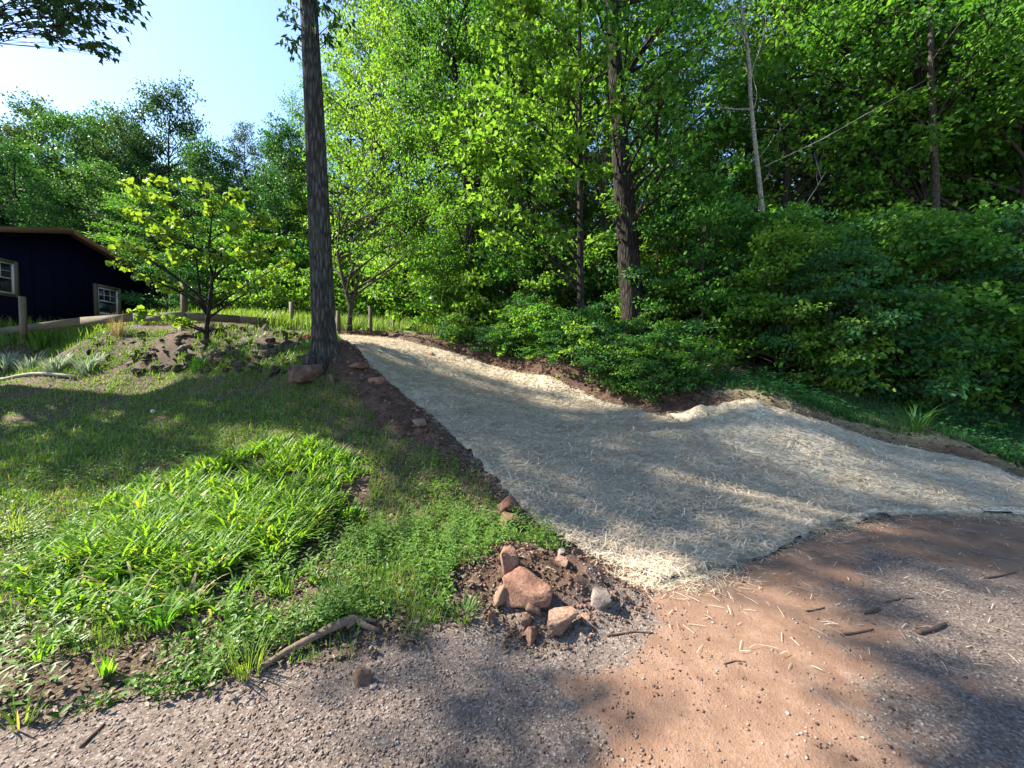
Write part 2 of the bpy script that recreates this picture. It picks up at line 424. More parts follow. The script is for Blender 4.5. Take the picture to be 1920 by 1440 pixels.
def ground_mat():
    m, t, out, N = new_mat('ground_soil')
    at_ = N('ShaderNodeAttribute', _attribute_name='zone'); sep = N('ShaderNodeSeparateColor'); t.links.new(at_.outputs['Color'], sep.inputs[0])
    tc = N('ShaderNodeTexCoord'); P_ = tc.outputs['Object']
    n_big = noise(t, N, 0.9, 5, P_); n_mid = noise(t, N, 6, 6, P_, 0.6); n_fine = noise(t, N, 55, 6, P_, 0.7)
    vo = N('ShaderNodeTexVoronoi', Scale=105); t.links.new(P_, vo.inputs['Vector'])
    vs = N('ShaderNodeSeparateColor'); t.links.new(vo.outputs['Color'], vs.inputs[0])
    road = ramp(t, N, n_mid, [(0.3, (.135, .08, .055)), (0.5, (.19, .118, .082)), (0.72, (.25, .165, .118))])
    road = mixc(t, N, ramp(t, N, n_fine, [(0.35, (.75, .75, .75)), (0.6, (0, 0, 0))]), road, (.15, .085, .055))
    grit = ramp(t, N, vs.outputs[0], [(0.0, (.075, .056, .046)), (0.5, (.13, .102, .085)), (0.85, (.195, .16, .138)), (1.0, (.30, .26, .235))])
    grit = mixc(t, N, ramp(t, N, n_fine, [(0.3, (.6, .6, .6)), (0.62, (0, 0, 0))]), grit, (.12, .085, .065))
    gm = N('ShaderNodeMath', _operation='MULTIPLY_ADD'); t.links.new(n_mid, gm.inputs[0]); gm.inputs[1].default_value = 0.7; t.links.new(at_.outputs['Alpha'], gm.inputs[2])
    road = mixc(t, N, ramp(t, N, gm.outputs[0], [(0.62, (0, 0, 0)), (0.86, (1, 1, 1))]), road, grit)
    soil = ramp(t, N, n_mid, [(0.3, (.040, .025, .018)), (0.55, (.082, .050, .036)), (0.75, (.15, .092, .065))])
    soil = mixc(t, N, ramp(t, N, n_fine, [(0.38, (.7, .7, .7)), (0.6, (0, 0, 0))]), soil, (.06, .032, .022))
    lawn = ramp(t, N, n_mid, [(0.3, (.045, .05, .02)), (0.55, (.07, .075, .028)), (0.75, (.13, .11, .055))])
    lawn = mixc(t, N, ramp(t, N, n_fine, [(0.40, (0, 0, 0)), (0.62, (.9, .9, .9))]), lawn, (.24, .20, .14))
    lit = ramp(t, N, vs.outputs[1], [(0.0, (.035, .024, .017)), (0.6, (.075, .05, .033)), (1.0, (.15, .10, .065))])
    c = mixc(t, N, sep.outputs[2], lit, lawn)
    c = mixc(t, N, sep.outputs[1], c, soil)
    c = mixc(t, N, sep.outputs[0], c, road)
    p = N('ShaderNodeBsdfPrincipled', Roughness=0.95); p.inputs['Specular IOR Level'].default_value = 0.15
    t.links.new(c, p.inputs['Base Color'])
    b1 = bump(t, N, n_mid, 0.35, 0.04); b2 = bump(t, N, n_fine, 0.5, 0.008, b1); b3 = bump(t, N, vo.outputs[0], 0.45, 0.005, b2)
    t.links.new(b3, p.inputs['Normal']); t.links.new(p.outputs[0], out.inputs[0])
    return m
M['ground'] = ground_mat()

def mat_blanket():
    m, t, out, N = new_mat('woven_straw_fibre')
    tc = N('ShaderNodeTexCoord'); P_ = tc.outputs['Object']
    cs = None; hs = None
    for k, (rz, sx, sy) in enumerate([(0.5, 22, 150), (1.9, 24, 160), (-0.6, 20, 140), (2.7, 26, 150)]):
        mp = N('ShaderNodeMapping'); mp.inputs['Rotation'].default_value = (0, 0, rz); mp.inputs['Scale'].default_value = (sx, sy, 30); mp.inputs['Location'].default_value = (k * 3.7, k, 0)
        t.links.new(P_, mp.inputs[0])
        n = noise(t, N, 1.0, 3, mp.outputs[0], 0.6)
        if cs is None: cs = n
        else:
            mm = N('ShaderNodeMath', _operation='MAXIMUM'); t.links.new(cs, mm.inputs[0]); t.links.new(n, mm.inputs[1]); cs = mm.outputs[0]
    c = ramp(t, N, cs, [(0.5, (.19, .155, .11)), (0.6, (.46, .40, .30)), (0.74, (.75, .67, .52))])
    big = noise(t, N, 2.2, 5, P_)
    c = mixc(t, N, ramp(t, N, big, [(0.34, (.5, .5, .5)), (0.50, (0, 0, 0))]), c, (.20, .16, .115))
    c = mixc(t, N, ramp(t, N, noise(t, N, 7.0, 5, P_), [(0.38, (.4, .4, .4)), (0.50, (0, 0, 0))]), c, (.27, .22, .155))
    p = N('ShaderNodeBsdfPrincipled', Roughness=0.85); p.inputs['Specular IOR Level'].default_value = 0.2
    t.links.new(c, p.inputs['Base Color']); t.links.new(bump(t, N, cs, 0.9, 0.012), p.inputs['Normal'])
    t.links.new(p.outputs[0], out.inputs[0]); return m
M['blanket'] = mat_blanket()

def rock_mat(name, stops, sc_=7.0, bmp=0.02):
    m, t, out, N = new_mat(name)
    tc = N('ShaderNodeTexCoord'); oi = N('ShaderNodeObjectInfo')
    va = N('ShaderNodeVectorMath', _operation='ADD'); t.links.new(tc.outputs['Object'], va.inputs[0]); t.links.new(oi.outputs['Random'], va.inputs[1])
    n1 = noise(t, N, sc_, 7, va.outputs[0], 0.62); n2 = noise(t, N, sc_ * 9, 6, va.outputs[0], 0.7)
    c = ramp(t, N, n1, stops)
    c = mixc(t, N, ramp(t, N, n2, [(0.36, (.65, .65, .65)), (0.55, (0, 0, 0))]), c, tuple(np.array(stops[0][1]) * 0.5))
    hs = N('ShaderNodeHueSaturation'); mv = N('ShaderNodeMapRange'); t.links.new(oi.outputs['Random'], mv.inputs[0]); mv.inputs[3].default_value = 0.72; mv.inputs[4].default_value = 1.25
    t.links.new(mv.outputs[0], hs.inputs['Value']); t.links.new(c, hs.inputs['Color'])
    p = N('ShaderNodeBsdfPrincipled', Roughness=0.88); p.inputs['Specular IOR Level'].default_value = 0.2
    t.links.new(hs.outputs[0], p.inputs['Base Color'])
    t.links.new(bump(t, N, n2, 0.7, bmp * 0.35, bump(t, N, n1, 0.7, bmp * 2)), p.inputs['Normal'])
    t.links.new(p.outputs[0], out.inputs[0]); return m
M['rock_red'] = rock_mat('red_sandstone', [(0.3, (.10, .05, .034)), (0.5, (.20, .105, .072)), (0.7, (.31, .185, .13))])
M['rock_brown'] = rock_mat('brown_boulder', [(0.3, (.04, .024, .018)), (0.5, (.10, .06, .044)), (0.7, (.19, .125, .095))])
M['rock_tan'] = rock_mat('tan_sandstone', [(0.3, (.12, .068, .045)), (0.5, (.22, .135, .092)), (0.72, (.33, .235, .17))])
M['rock_grey'] = rock_mat('grey_stone', [(0.3, (.10, .08, .07)), (0.5, (.19, .155, .135)), (0.7, (.30, .25, .22))])
M['bank_stone'] = rock_mat('bank_stone', [(0.3, (.028, .021, .018)), (0.5, (.065, .05, .042)), (0.7, (.14, .11, .092))], 5)
M['gravel'] = rock_mat('gravel_stone', [(0.3, (.13, .10, .09)), (0.5, (.24, .20, .18)), (0.72, (.36, .32, .30))], 40)
def island_mat(name, stops, rough=0.9):
    m, t, out, N = new_mat(name)
    g = N('ShaderNodeNewGeometry')
    c = ramp(t, N, g.outputs['Random Per Island'], stops)
    n = noise(t, N, 90, 4, N('ShaderNodeTexCoord').outputs['Object'])
    c = mixc(t, N, 0.5, c, ramp(t, N, n, [(0.3, (.5, .5, .5)), (0.7, (1.3, 1.3, 1.3))]), 'MULTIPLY')
    p = N('ShaderNodeBsdfPrincipled', Roughness=rough); p.inputs['Specular IOR Level'].default_value = 0.2
    t.links.new(c, p.inputs['Base Color']); t.links.new(p.outputs[0], out.inputs[0]); return m
M['pebble'] = island_mat('pebble', [(0, (.08, .056, .044)), (.4, (.155, .12, .098)), (.85, (.21, .17, .145)), (1, (.32, .28, .25))])
M['clod'] = island_mat('soil_clod', [(0, (.045, .026, .019)), (.5, (.10, .056, .04)), (1, (.20, .12, .085))])

def plain_mat(name, col, rough=0.7, grain=None, spec=0.3):
    m, t, out, N = new_mat(name)
    p = N('ShaderNodeBsdfPrincipled', Roughness=rough); p.inputs['Specular IOR Level'].default_value = spec
    p.inputs['Base Color'].default_value = (*col, 1)
    if grain:
        tc = N('ShaderNodeTexCoord'); mp = N('ShaderNodeMapping'); mp.inputs['Scale'].default_value = grain
        t.links.new(tc.outputs['Object'], mp.inputs[0])
        n = noise(t, N, 1.0, 6, mp.outputs[0], 0.65)
        c = ramp(t, N, n, [(0.3, tuple(np.array(col) * 0.55)), (0.7, tuple(np.minimum(np.array(col) * 1.25, 0.85)))])
        t.links.new(c, p.inputs['Base Color']); t.links.new(bump(t, N, n, 0.5, 0.006), p.inputs['Normal'])
    t.links.new(p.outputs[0], out.inputs[0]); return m
M['navy'] = plain_mat('navy_paint', (.0018, .0026, .015), 0.7, (3, 60, 3), 0.08)
M['fascia'] = plain_mat('brown_fascia', (.20, .095, .045), 0.6, (3, 30, 30))
M['roof'] = plain_mat('brown_shingle', (.09, .05, .035), 0.85, (10, 10, 10))
M['oldwood'] = plain_mat('weathered_wood', (.15, .118, .085), 0.85, (40, 3, 30))
M['fencewood'] = plain_mat('fence_timber', (.12, .10, .068), 0.85, (3, 30, 40))
M['postwood'] = plain_mat('post_wood', (.09, .07, .05), 0.9, (35, 35, 3))
M['whitepaint'] = plain_mat('white_vinyl', (.55, .55, .54), 0.4)
M['wire'] = plain_mat('fence_wire', (.2, .2, .2), 0.5)
M['twig'] = plain_mat('twig_bark', (.085, .05, .035), 0.9, (40, 40, 40))
M['branch'] = plain_mat('dead_branch_wood', (.15, .105, .072), 0.9, (60, 25, 60))
M['log'] = plain_mat('bleached_log', (.24, .205, .17), 0.9, (6, 40, 40))
m, t, out, N = new_mat('window_glass')
p = N('ShaderNodeBsdfPrincipled', Roughness=0.04); p.inputs['Base Color'].default_value = (.012, .02, .03, 1); p.inputs['Specular IOR Level'].default_value = 0.8
t.links.new(p.outputs[0], out.inputs[0]); M['glass'] = m

# ------------------------------------------------------------------ the ground
_ft = gline([(0, 704), (150, 702), (300, 700), (450, 694), (540, 690), (585, 690)])
_tp = gline([(0, 634), (120, 626), (200, 622), (360, 619), (470, 615), (545, 612), (600, 628)])
_ft = _ft[np.argsort(_ft[:, 0])]; _tp = _tp[np.argsort(_tp[:, 0])]
def bank_t(x, y):
    """0 at the foot of the stony bank, 1 at its top"""
    f = np.interp(x, _ft[:, 0], _ft[:, 1]); g = np.interp(x, _tp[:, 0], _tp[:, 1])
    t = (y - f) / np.maximum(g - f, 0.3)
    return np.where((x < -3.9), t, -1.0)
def gravel_w(x, y):
    n = fbm(x * 1.1, y * 1.1, 41) - 0.5
    a = smooth(0.9, -0.7, x + .1 - (2.0 - y) * 0.5 + n * 1.6)
    b = .58 * smooth(-0.35, 0.65, x - 1.95 - 0.55 * (y - 2) + n * 1.6) * smooth(0.7, -0.4, x - 3.5 - (3.2 - y) * 1.0 + n * 1.5)
    c = smooth(1.9, 1.3, y + n * 0.8) * 0.35
    heap = smooth(0.85, 0.4, np.hypot((x - 0.3), (y - 2.55) * 1.2))
    return np.clip(np.maximum.reduce([a, b, c, heap * 0.9]), 0, 1)
def axis(parts):
    out = [parts[0][0]]
    for a, b, d0, d1 in parts:
        p = a; n = max(2, int(round((b - a) / ((d0 + d1) / 2))))
        g = np.linspace(0, 1, n + 1)[1:]
        r = d1 / d0
        q = (r ** g - 1) / (r - 1) if abs(r - 1) > 1e-3 else g
        out += list(a + (b - a) * q)
    return np.array(out)
xs = axis([(-60, -14, 3.0, 0.3), (-14, -5, 0.25, 0.06), (-5, 6, 0.045, 0.045), (6, 14, 0.06, 0.3), (14, 60, 0.35, 3.0)])
ys = axis([(-9.5, 0.6, 1.2, 0.07), (0.6, 9.0, 0.04, 0.045), (9.0, 14, 0.06, 0.16), (14, 100, 0.2, 4.0)])
X, Y = np.meshgrid(xs, ys)
xf, yf = X.ravel(), Y.ravel()
zr, zs, zl, zf, dl_, dr_ = zones(xf, yf)
zin = smooth(0.0, -0.12, np.maximum(dl_, dr_)) * (yf > YROAD(xf)) * (yf < 13.2)
zf_all = H(xf, yf) - 0.03 * zin
gw = gravel_w(xf, yf)
verts = np.c_[xf, yf, zf_all]
nx, ny = len(xs), len(ys)
ii = np.arange(nx * ny).reshape(ny, nx)
quads = np.stack([ii[:-1, :-1], ii[:-1, 1:], ii[1:, 1:], ii[1:, :-1]], -1).reshape(-1, 4)
def fm(a): return a[quads].mean(1)
fr, fs, fl, ff = fm(zr), fm(zs), fm(zl), fm(zf)
cx, cy = fm(xf), fm(yf)
fb = (bank_t(cx, cy) > 0) & (bank_t(cx, cy) < 1.05) & (cx > -14.5)
cls = np.full(len(quads), 1)
cls[(cx - XR(cy)) > 0] = 2
cls[fs > 0.5] = 3
cls[fb & (cls == 1)] = 4
cls[fr > 0.5] = 0
cls[(cy > 14)] = 5
ground = {}
for k, nm in enumerate(['dirt_road', 'lawn', 'forest_floor', 'bare_soil', 'stone_bank', 'hillside']):
    q = quads[cls == k]
    if not len(q): continue
    used, inv = np.unique(q.ravel(), return_inverse=True)
    me = mesh_np(nm, verts[used], inv.reshape(-1, 4), M['ground'], True)
    ca = me.color_attributes.new('zone', 'FLOAT_COLOR', 'POINT')
    bank_mask = np.where((bank_t(xf, yf) > -0.1) & (bank_t(xf, yf) < 1.3) & (xf > -15), 0.75, 0) if nm == 'stone_bank' else 0 * xf
    data = np.c_[zr, np.maximum(zs, bank_mask * 0.7), zf, gw][used].astype(np.float32)
    ca.data.foreach_set('color', data.ravel())
    ground[nm] = tag(link(nm, me), kind='structure')

_at0 = at
def at(u, v):
    p = _at0(u, v); d = ray(u, v)
    ts = np.linspace(max(p[1] - .8, .5), p[1] + .5, 260)
    q = EYE[None] + d[None] * ts[:, None]; h = H(q[:, 0], q[:, 1]); b = q[:, 2] < h
    k = int(np.argmax(b)) if b.any() else len(ts) - 1
    return np.array([q[k, 0], q[k, 1], h[k]])
# ------------------------------------------------------------------ straw blankets
def resample(p, n):
    d = np.r_[0, np.cumsum(np.linalg.norm(np.diff(p[:, :2], axis=0), axis=1))]
    q = np.linspace(0, d[-1], n)
    return np.c_[np.interp(q, d, p[:, 0]), np.interp(q, d, p[:, 1])]
_bump = at(1385, 757)
def zmat(x, y, lift=0.0):
    r = np.hypot((x - _bump[0]) * 0.75, (y - _bump[1]) * 1.3)
    rid = np.exp(-((x - _bump[0] - 0.05 + 0.25 * (y - _bump[1])) / 0.10) ** 2) * np.exp(-((y - _bump[1]) / 0.28) ** 2)
    rid2 = np.exp(-((x - _bump[0] + 0.62) / 0.22) ** 2) * np.exp(-((y - _bump[1] - 0.1) / 0.22) ** 2)
    wv = (fbm(x * 1.1, y * 1.1, 51) - 0.5) * 0.06 + (fbm(x * 3.5, y * 3.5, 52) - 0.5) * 0.045 + (fbm(x * 10, y * 10, 55) - 0.5) * 0.022
    rump = np.exp(-(r / 0.7) ** 2) * (-0.07 + 0.20 * (fbm(x * 5.5, y * 5.5, 53) - 0.42)) + rid * 0.09 * (.5 + fbm(x * 9, y * 9, 54)) + rid2 * 0.07
    return H0(x, y) + 0.035 + wv * 0.8 + rump * (lift > 0) + lift
def blanket(name, left, right, nt_, ns_, lift, label, rag0, seed):
    a = resample(left, nt_); b = resample(right, nt_)
    s = np.linspace(0, 1, ns_)
    G = a[:, None] * (1 - s)[None, :, None] + b[:, None] * s[None, :, None]
    gx, gy = G[..., 0].copy(), G[..., 1].copy()
    # frayed outline
    e = (np.minimum(np.arange(ns_), np.arange(ns_)[::-1]) == 0)[None, :] * np.ones((nt_, 1))
    gx += e * ((fbm(gy * 5, gx * 5, seed) - 0.5) * 0.22 + (fbm(gy * 19, gx * 19, seed) - .5) * .10)
    t0 = np.exp(-np.arange(nt_) / 5.0)[:, None]
    gy += t0 * (fbm(gx * 3.0, gx * 0 + seed, seed, 5) - 0.5) * rag0
    gz = zmat(gx, gy, lift)
    border = np.zeros((nt_, ns_), bool); border[0] = border[-1] = True; border[:, 0] = border[:, -1] = True
    nb = fbm(gx * 5, gy * 5, seed + 9)
    gz = np.where(border, H0(gx, gy) + np.where(nb > 0.62, 0.03, -0.012), gz)
    gz[1, 1:-1] = np.where(fbm(gx * 2, gy * 2, seed + 3)[1, 1:-1] > 0.6, gz[1, 1:-1] + 0.012, gz[1, 1:-1])
    i = np.arange(nt_ * ns_).reshape(nt_, ns_)
    q = np.stack([i[:-1, :-1], i[1:, :-1], i[1:, 1:], i[:-1, 1:]], -1).reshape(-1, 4)
    o = link(name, mesh_np(name, np.c_[gx.ravel(), gy.ravel(), gz.ravel()], q, M['blanket'], True))
    tag(o, label, 'straw blanket', 'straw erosion blankets')
    return o, np.vstack([np.c_[gx[0], gy[0]], np.c_[gx[:, -1], gy[:, -1]], np.c_[gx[-1], gy[-1]][::-1], np.c_[gx[:, 0], gy[:, 0]][::-1]])
bl_left, poly_l = blanket('straw_blanket', BL_LEFT, BL_SEAM, 260, 80, 0.0, 'long pale straw blanket running up the slope past the big leaning trunk', 0.22, 61)
bl_right, poly_r = blanket('straw_blanket', BR_LEFT, BR_RIGHT[::-1][:1].repeat(1, 0) if False else np.vstack([BR_RIGHT[:0], np.array([[9.0, 4.05, 0], *BR_RIGHT[1:]])]), 120, 110, 0.018, 'shorter straw blanket beside the woods with a rumpled upper corner', 0.05, 71)

def in_poly(x, y, P_):
    r = np.zeros(len(x), bool); j = len(P_) - 1
    for i in range(len(P_)):
        c = ((P_[i, 1] > y) != (P_[j, 1] > y))
        with np.errstate(divide='ignore', invalid='ignore'):
            r ^= c & (x < (P_[j, 0] - P_[i, 0]) * (y - P_[i, 1]) / (P_[j, 1] - P_[i, 1]) + P_[i, 0])
        j = i
    return r
def strands(x, y, z, g, lmin, lmax, wid, tilt=0.22, aim=None):
    n = len(x)
    az = g.random(n) * 2 * math.pi
    if aim is not None: az = np.where(g.random(n) < 0.5, aim + g.normal(0, 0.5, n), az)
    L = lmin + (lmax - lmin) * g.random(n) ** 1.3
    base = np.c_[x, y, z] - np.c_[np.cos(az), np.sin(az), 0 * az] * L[:, None] * 0.5
    base[:, 2] += 0.004
    a0 = math.pi / 2 - np.abs(g.normal(0, tilt, n)) ; a1 = math.pi / 2 + np.abs(g.normal(0, tilt, n)) + 0.08
    return straps(base, az, L, wid * (0.7 + 0.7 * g.random(n)), a0, a1, 2, np.array([0.8, 1, 0.7]))
def straw_on(parent, poly, n, seed, lift):
    x, y, g = scatter(n, 2.6, 13.5, -40, 58, seed, 0.85)
    k = in_poly(x, y, poly); x, y = x[k], y[k]
    if lift == 0:
        k2 = ~in_poly(x, y, poly_r); x, y = x[k2], y[k2]
    v, f = strands(x, y, zmat(x, y, lift) + g.random(len(x)) * 0.012 + .03 * g.random(len(x)) ** 6, g, 0.05, 0.17, np.clip(0.0034 + 0.0007 * np.hypot(x, y), 0, .009))
    o = link('straw', mesh_np('straw', v, f, M['straw']), parent); tag(o, kind='stuff')
straw_on(bl_left, poly_l, 150000, 5, 0.0)
straw_on(bl_right, poly_r, 90000, 6, 0.018)
# straw that has come loose along the frayed near edge
g = np.random.default_rng(81)
front = resample(np.vstack([gline([(1180, 1085), (1240, 1098), (1310, 1085), (1400, 1032), (1500, 1000), (1640, 957), (1800, 965), (1960, 980)])]), 400)
k = g.integers(0, 400, 2400); off = np.abs(g.normal(0, 0.22, 2400)) * (0.3 + g.random(2400) * 1.2)
lx = front[k, 0] + g.normal(0, 0.12, 2400) + off * 0.25; ly = front[k, 1] + 0.10 - off * (0.25 + 0.75 * g.random(2400))
wx = g.uniform(0.9, 5.5, 420); wy = g.uniform(2.0, 4.1, 420); kk = wy < YROAD(wx)
le = BL_LEFT[:11]; le = resample(le, 300); k2 = g.integers(0, 300, 2200)
br_ = resample(np.vstack([BR_RIGHT[1:], gline([(1280, 768), (1190, 767), (1090, 735), (980, 700)])]), 300); k3 = g.integers(0, 300, 1500)
f3 = g.integers(0, 400, 2600)
lx = np.r_[lx, wx[kk], le[k2, 0] + g.normal(-.02, .07, 2200), br_[k3, 0] + g.normal(.02, .06, 1500), front[f3, 0] + g.normal(0, .07, 2600)]; ly = np.r_[ly, wy[kk], le[k2, 1] + g.normal(0, .06, 2200), br_[k3, 1] + g.normal(.01, .06, 1500), front[f3, 1] + g.normal(0, .07, 2600)]
v, f = strands(lx, ly, H(lx, ly) + 0.004 + 0.02 * g.random(len(lx)) ** 4, g, 0.035, 0.12, 0.0036 + 0 * lx, 0.12)
tag(link('loose_straw', mesh_np('loose_straw', v, f, M['straw'])), kind='stuff')

# ------------------------------------------------------------------ trees
def bez(a, b, c, n):
    t = np.linspace(0, 1, n)[:, None]
    return (1 - t) ** 2 * a + 2 * t * (1 - t) * b + t * t * c
def gen_clumps(g, h0, h1, Rr, n, prof, rc, flat=0.5, inner=0.35):
    out = []
    for i in range(n):
        f = (i + g.random()) / n
        z = h0 + (h1 - h0) * f
        rr = Rr * np.interp(f, np.linspace(0, 1, len(prof)), prof)
        a = i * 2.39996 + g.normal(0, 0.5)
        q = rr * (inner + (1 - inner) * g.random() ** 0.6)
        s = rc * g.uniform(0.65, 1.35)
        out.append((np.array([q * math.cos(a), q * math.sin(a), z + g.normal(0, 0.25)]), np.array([s, s, s * flat])))
    return out
def build_tree(g, trunk, trad, clumps, leaves, llen, bark, leafm, shape='diamond', sides=10, twigs=7, droop=0.35, lw=0.62, bough=0.55, barkamp=0.0, upn=0.55, flare=0.0):
    G = Geo(); trunk = np.asarray(trunk, float); trad = np.asarray(trad, float)
    G.tube(trunk, trad, sides, True, barkamp, flare)
    zmin, zmax = trunk[0, 2], trunk[-1, 2]
    LP, LT, LN = [], [], []
    for c, r in clumps:
        hd = np.hypot(*(c[:2] - np.array([np.interp(c[2], trunk[:, 2], trunk[:, k]) for k in (0, 1)])))
        za = np.clip(c[2] - hd * g.uniform(0.35, 0.8), zmin + 0.12 * (zmax - zmin), zmax - 0.02)
        A = np.array([np.interp(za, trunk[:, 2], trunk[:, k]) for k in range(3)])
        ra = np.interp(za, trunk[:, 2], trad)
        mid = (A + c) / 2 + np.array([0, 0, 0.12 * hd]) + g.normal(0, 0.06 * (hd + .2), 3)
        limb = bez(A, mid, c, 7)
        r0 = min(ra * bough, 0.012 + 0.022 * hd)
        G.tube(limb, np.linspace(r0, min(0.008, r0), 7), 5, False)
        d = unit(g.normal(0, 1, (twigs, 3)) + (c - A) / (np.linalg.norm(c - A) + 1e-6) * 0.5)
        ends = c + d * r
        st = limb[g.integers(3, 7, twigs)]
        for k in range(twigs):
            G.tube(np.array([st[k], (st[k] + ends[k]) / 2 + np.array([0, 0, 0.05]), ends[k]]), [0.009, 0.006, 0.003], 3, False)
        n = max(6, int(leaves * (r[0] * r[1]) * g.uniform(0.75, 1.25)))
        k = g.integers(0, twigs, n); tt = g.beta(2.2, 1.1, n)[:, None]
        p = st[k] * (1 - tt) + ends[k] * tt + np.c_[0 * tt, 0 * tt, 0.05 * 4 * tt * (1 - tt)] + g.normal(0, 1, (n, 3)) * r * np.array([0.2, 0.2, 0.16])
        out = unit(p - st[k] + g.normal(0, 0.25, (n, 3)))
        tip = unit(out * 0.7 + unit(g.normal(0, 1, (n, 3))) * 0.8 - np.array([0, 0, droop]))
        LP.append(p); LT.append(tip); LN.append(unit(np.array([0, 0, upn]) + out * 0.25 + g.normal(0, 0.5, (n, 3))))
    P_ = np.vstack(LP); T_ = np.vstack(LT); N_ = np.vstack(LN)
    L = llen * g.uniform(0.65, 1.25, len(P_))
    v, f = leaf_geo(P_, T_, N_, L, L * lw, shape)
    return G.mesh('trunk', bark, True), mesh_np('crown', v, f, leafm)
def place_tree(nm, meshes, label, group, loc, rotz=0.0, s=1.0, cat='tree', parts=('trunk', 'crown')):
    t = thing(nm, label, cat, loc, rotz, group, s)
    for pn, me in zip(parts, meshes):
        if me is not None: link(pn, me, t)
    return t
def wobble(g, h, n, amp, lean=(0, 0)):
    z = np.linspace(0, h, n); k = np.linspace(0, 1, n)
    return np.c_[np.cumsum(g.normal(0, amp, n)) * k + lean[0] * k, np.cumsum(g.normal(0, amp, n)) * k + lean[1] * k, z - 0.15 * (z == 0)]
PROF_BROAD = [.55, .85, 1, 1, .9, .65, .25]
PROF_EDGE = [.7, 1, .95, .9, .8, .6, .25]
PROF_TALL = [.5, .9, 1, .95, .8, .55, .2]
g = np.random.default_rng(11)
proto = {}
for i, lm in enumerate(['maple', 'mid', 'maple']):
    proto['edge', i] = build_tree(g, wobble(g, 12.5, 9, .10), np.linspace(.17, .02, 9), gen_clumps(g, 1.4, 13, 3.0, 62, PROF_EDGE, .85, .40, .3), 250, .145, M['bark_thin'], M[lm], twigs=8)
for i, lm in enumerate(['maple', 'oak', 'mid']):
    proto['tall', i] = build_tree(g, wobble(g, 16, 9, .12), np.linspace(.24, .03, 9), gen_clumps(g, 4.0, 17, 3.8, 60, PROF_TALL, 1.1, .45, .3), 190, .17, M['bark'], M[lm], twigs=8)
for i, lm in enumerate(['mid', 'shade', 'maple']):
    proto['sapling', i] = build_tree(g, wobble(g, 4.6, 7, .07), np.linspace(.045, .01, 7), gen_clumps(g, .7, 4.9, 1.7, 34, PROF_EDGE, .62, .36, .25), 340, .12, M['bark_thin'], M[lm], 'round', sides=6, twigs=7)
for i, (lm, sl_, sw_) in enumerate([('shade', .085, .7), ('maple', .12, .62), ('deep', .14, .45), ('mid', .075, .55)]):
    proto['shrub', i] = build_tree(g, wobble(g, 1.5, 5, .05), np.linspace(.02, .006, 5), gen_clumps(g, .15, 1.7, .95, 20, [.8, 1, 1, .8, .4], .42, .42, .2), 420 * (.1 / sl_) ** 1.5, sl_, M['bark_thin'], M[lm], 'round', sides=5, twigs=6, lw=sw_)
for i, lm in enumerate(['oak', 'deep']):
    proto['far', i] = build_tree(g, wobble(g, 15, 8, .15), np.linspace(.26, .03, 8), gen_clumps(g, 2.2, 16, 4.4, 76, PROF_BROAD, 1.35, .62, .35), 135, .23, M['bark'], M[lm], twigs=7)

# --- the big leaning trunk at the left of the driveway
g = np.random.default_rng(21)
b = at(609, 672); dpt = b[1]
top = at_depth(578, 0, dpt)
base = np.array([b[0], b[1], b[2]])
zz = np.r_[-.3, 0, .1, .22, .7, 1.5, 3, 4.5, top[2] - b[2], 8.6, 10.5, 13, 16, 18]
lean = (top - base)[:2] / (top[2] - b[2])
tr = np.c_[lean[0] * zz * (0.7 + 0.3 * np.clip(zz / 7, 0, 1)), lean[1] * zz, zz]
rad = np.array([.40, .345, .30, .275, .258, .245, .228, .21, .178, .17, .14, .10, .06, .02]) * np.r_[.9, .9, .86, .84, np.full(10, .82)]
cl = gen_clumps(g, 9.6, 19, 3.0, 30, PROF_BROAD, 1.15, .5, .3)
cl = [(c + np.array([tr[-4][0], 0, 0]), r) for c, r in cl]
tm = build_tree(g, tr, rad, cl, 150, .17, M['bark'], M['oak'], sides=32, twigs=7, barkamp=.10, flare=.3)
t_big = place_tree('tree', tm, 'tall bare grey-brown trunk leaning beside the straw driveway, leafy sprouts high up', None, base)
# sprouts on the trunk at the top of the frame
spr = []
for (u, v, r) in [(548, 12, .26), (530, 40, .2), (556, 66, .22), (548, 88, .2), (610, 14, .24), (635, 38, .24), (622, 80, .2), (585, 14, .16), (582, 55, .12), (575, -20, .3), (600, -30, .3)]:
    p = at_depth(u, v, dpt - 0.12 + g.normal(0, .12)) - base
    spr.append((p, np.array([r, r, r * .7])))
for s_ in spr:
    link('sprout', build_tree(g, tr[6:11], rad[6:11] * .2, [s_], 620, .135, M['twig'], M['oak'], twigs=5, droop=1.1, lw=.42, bough=.3)[1], t_big)
G = Geo()
for p, r in spr:
    A = np.array([np.interp(p[2] - .25, tr[:, 2], tr[:, k]) for k in range(3)])
    G = Geo(); G.tube(bez(A, (A + p) / 2 + [0, 0, .16], p, 6), np.linspace(.012, .004, 6), 4, False); link('sprout_stem', G.mesh('sprout_stem', M['twig']), t_big)


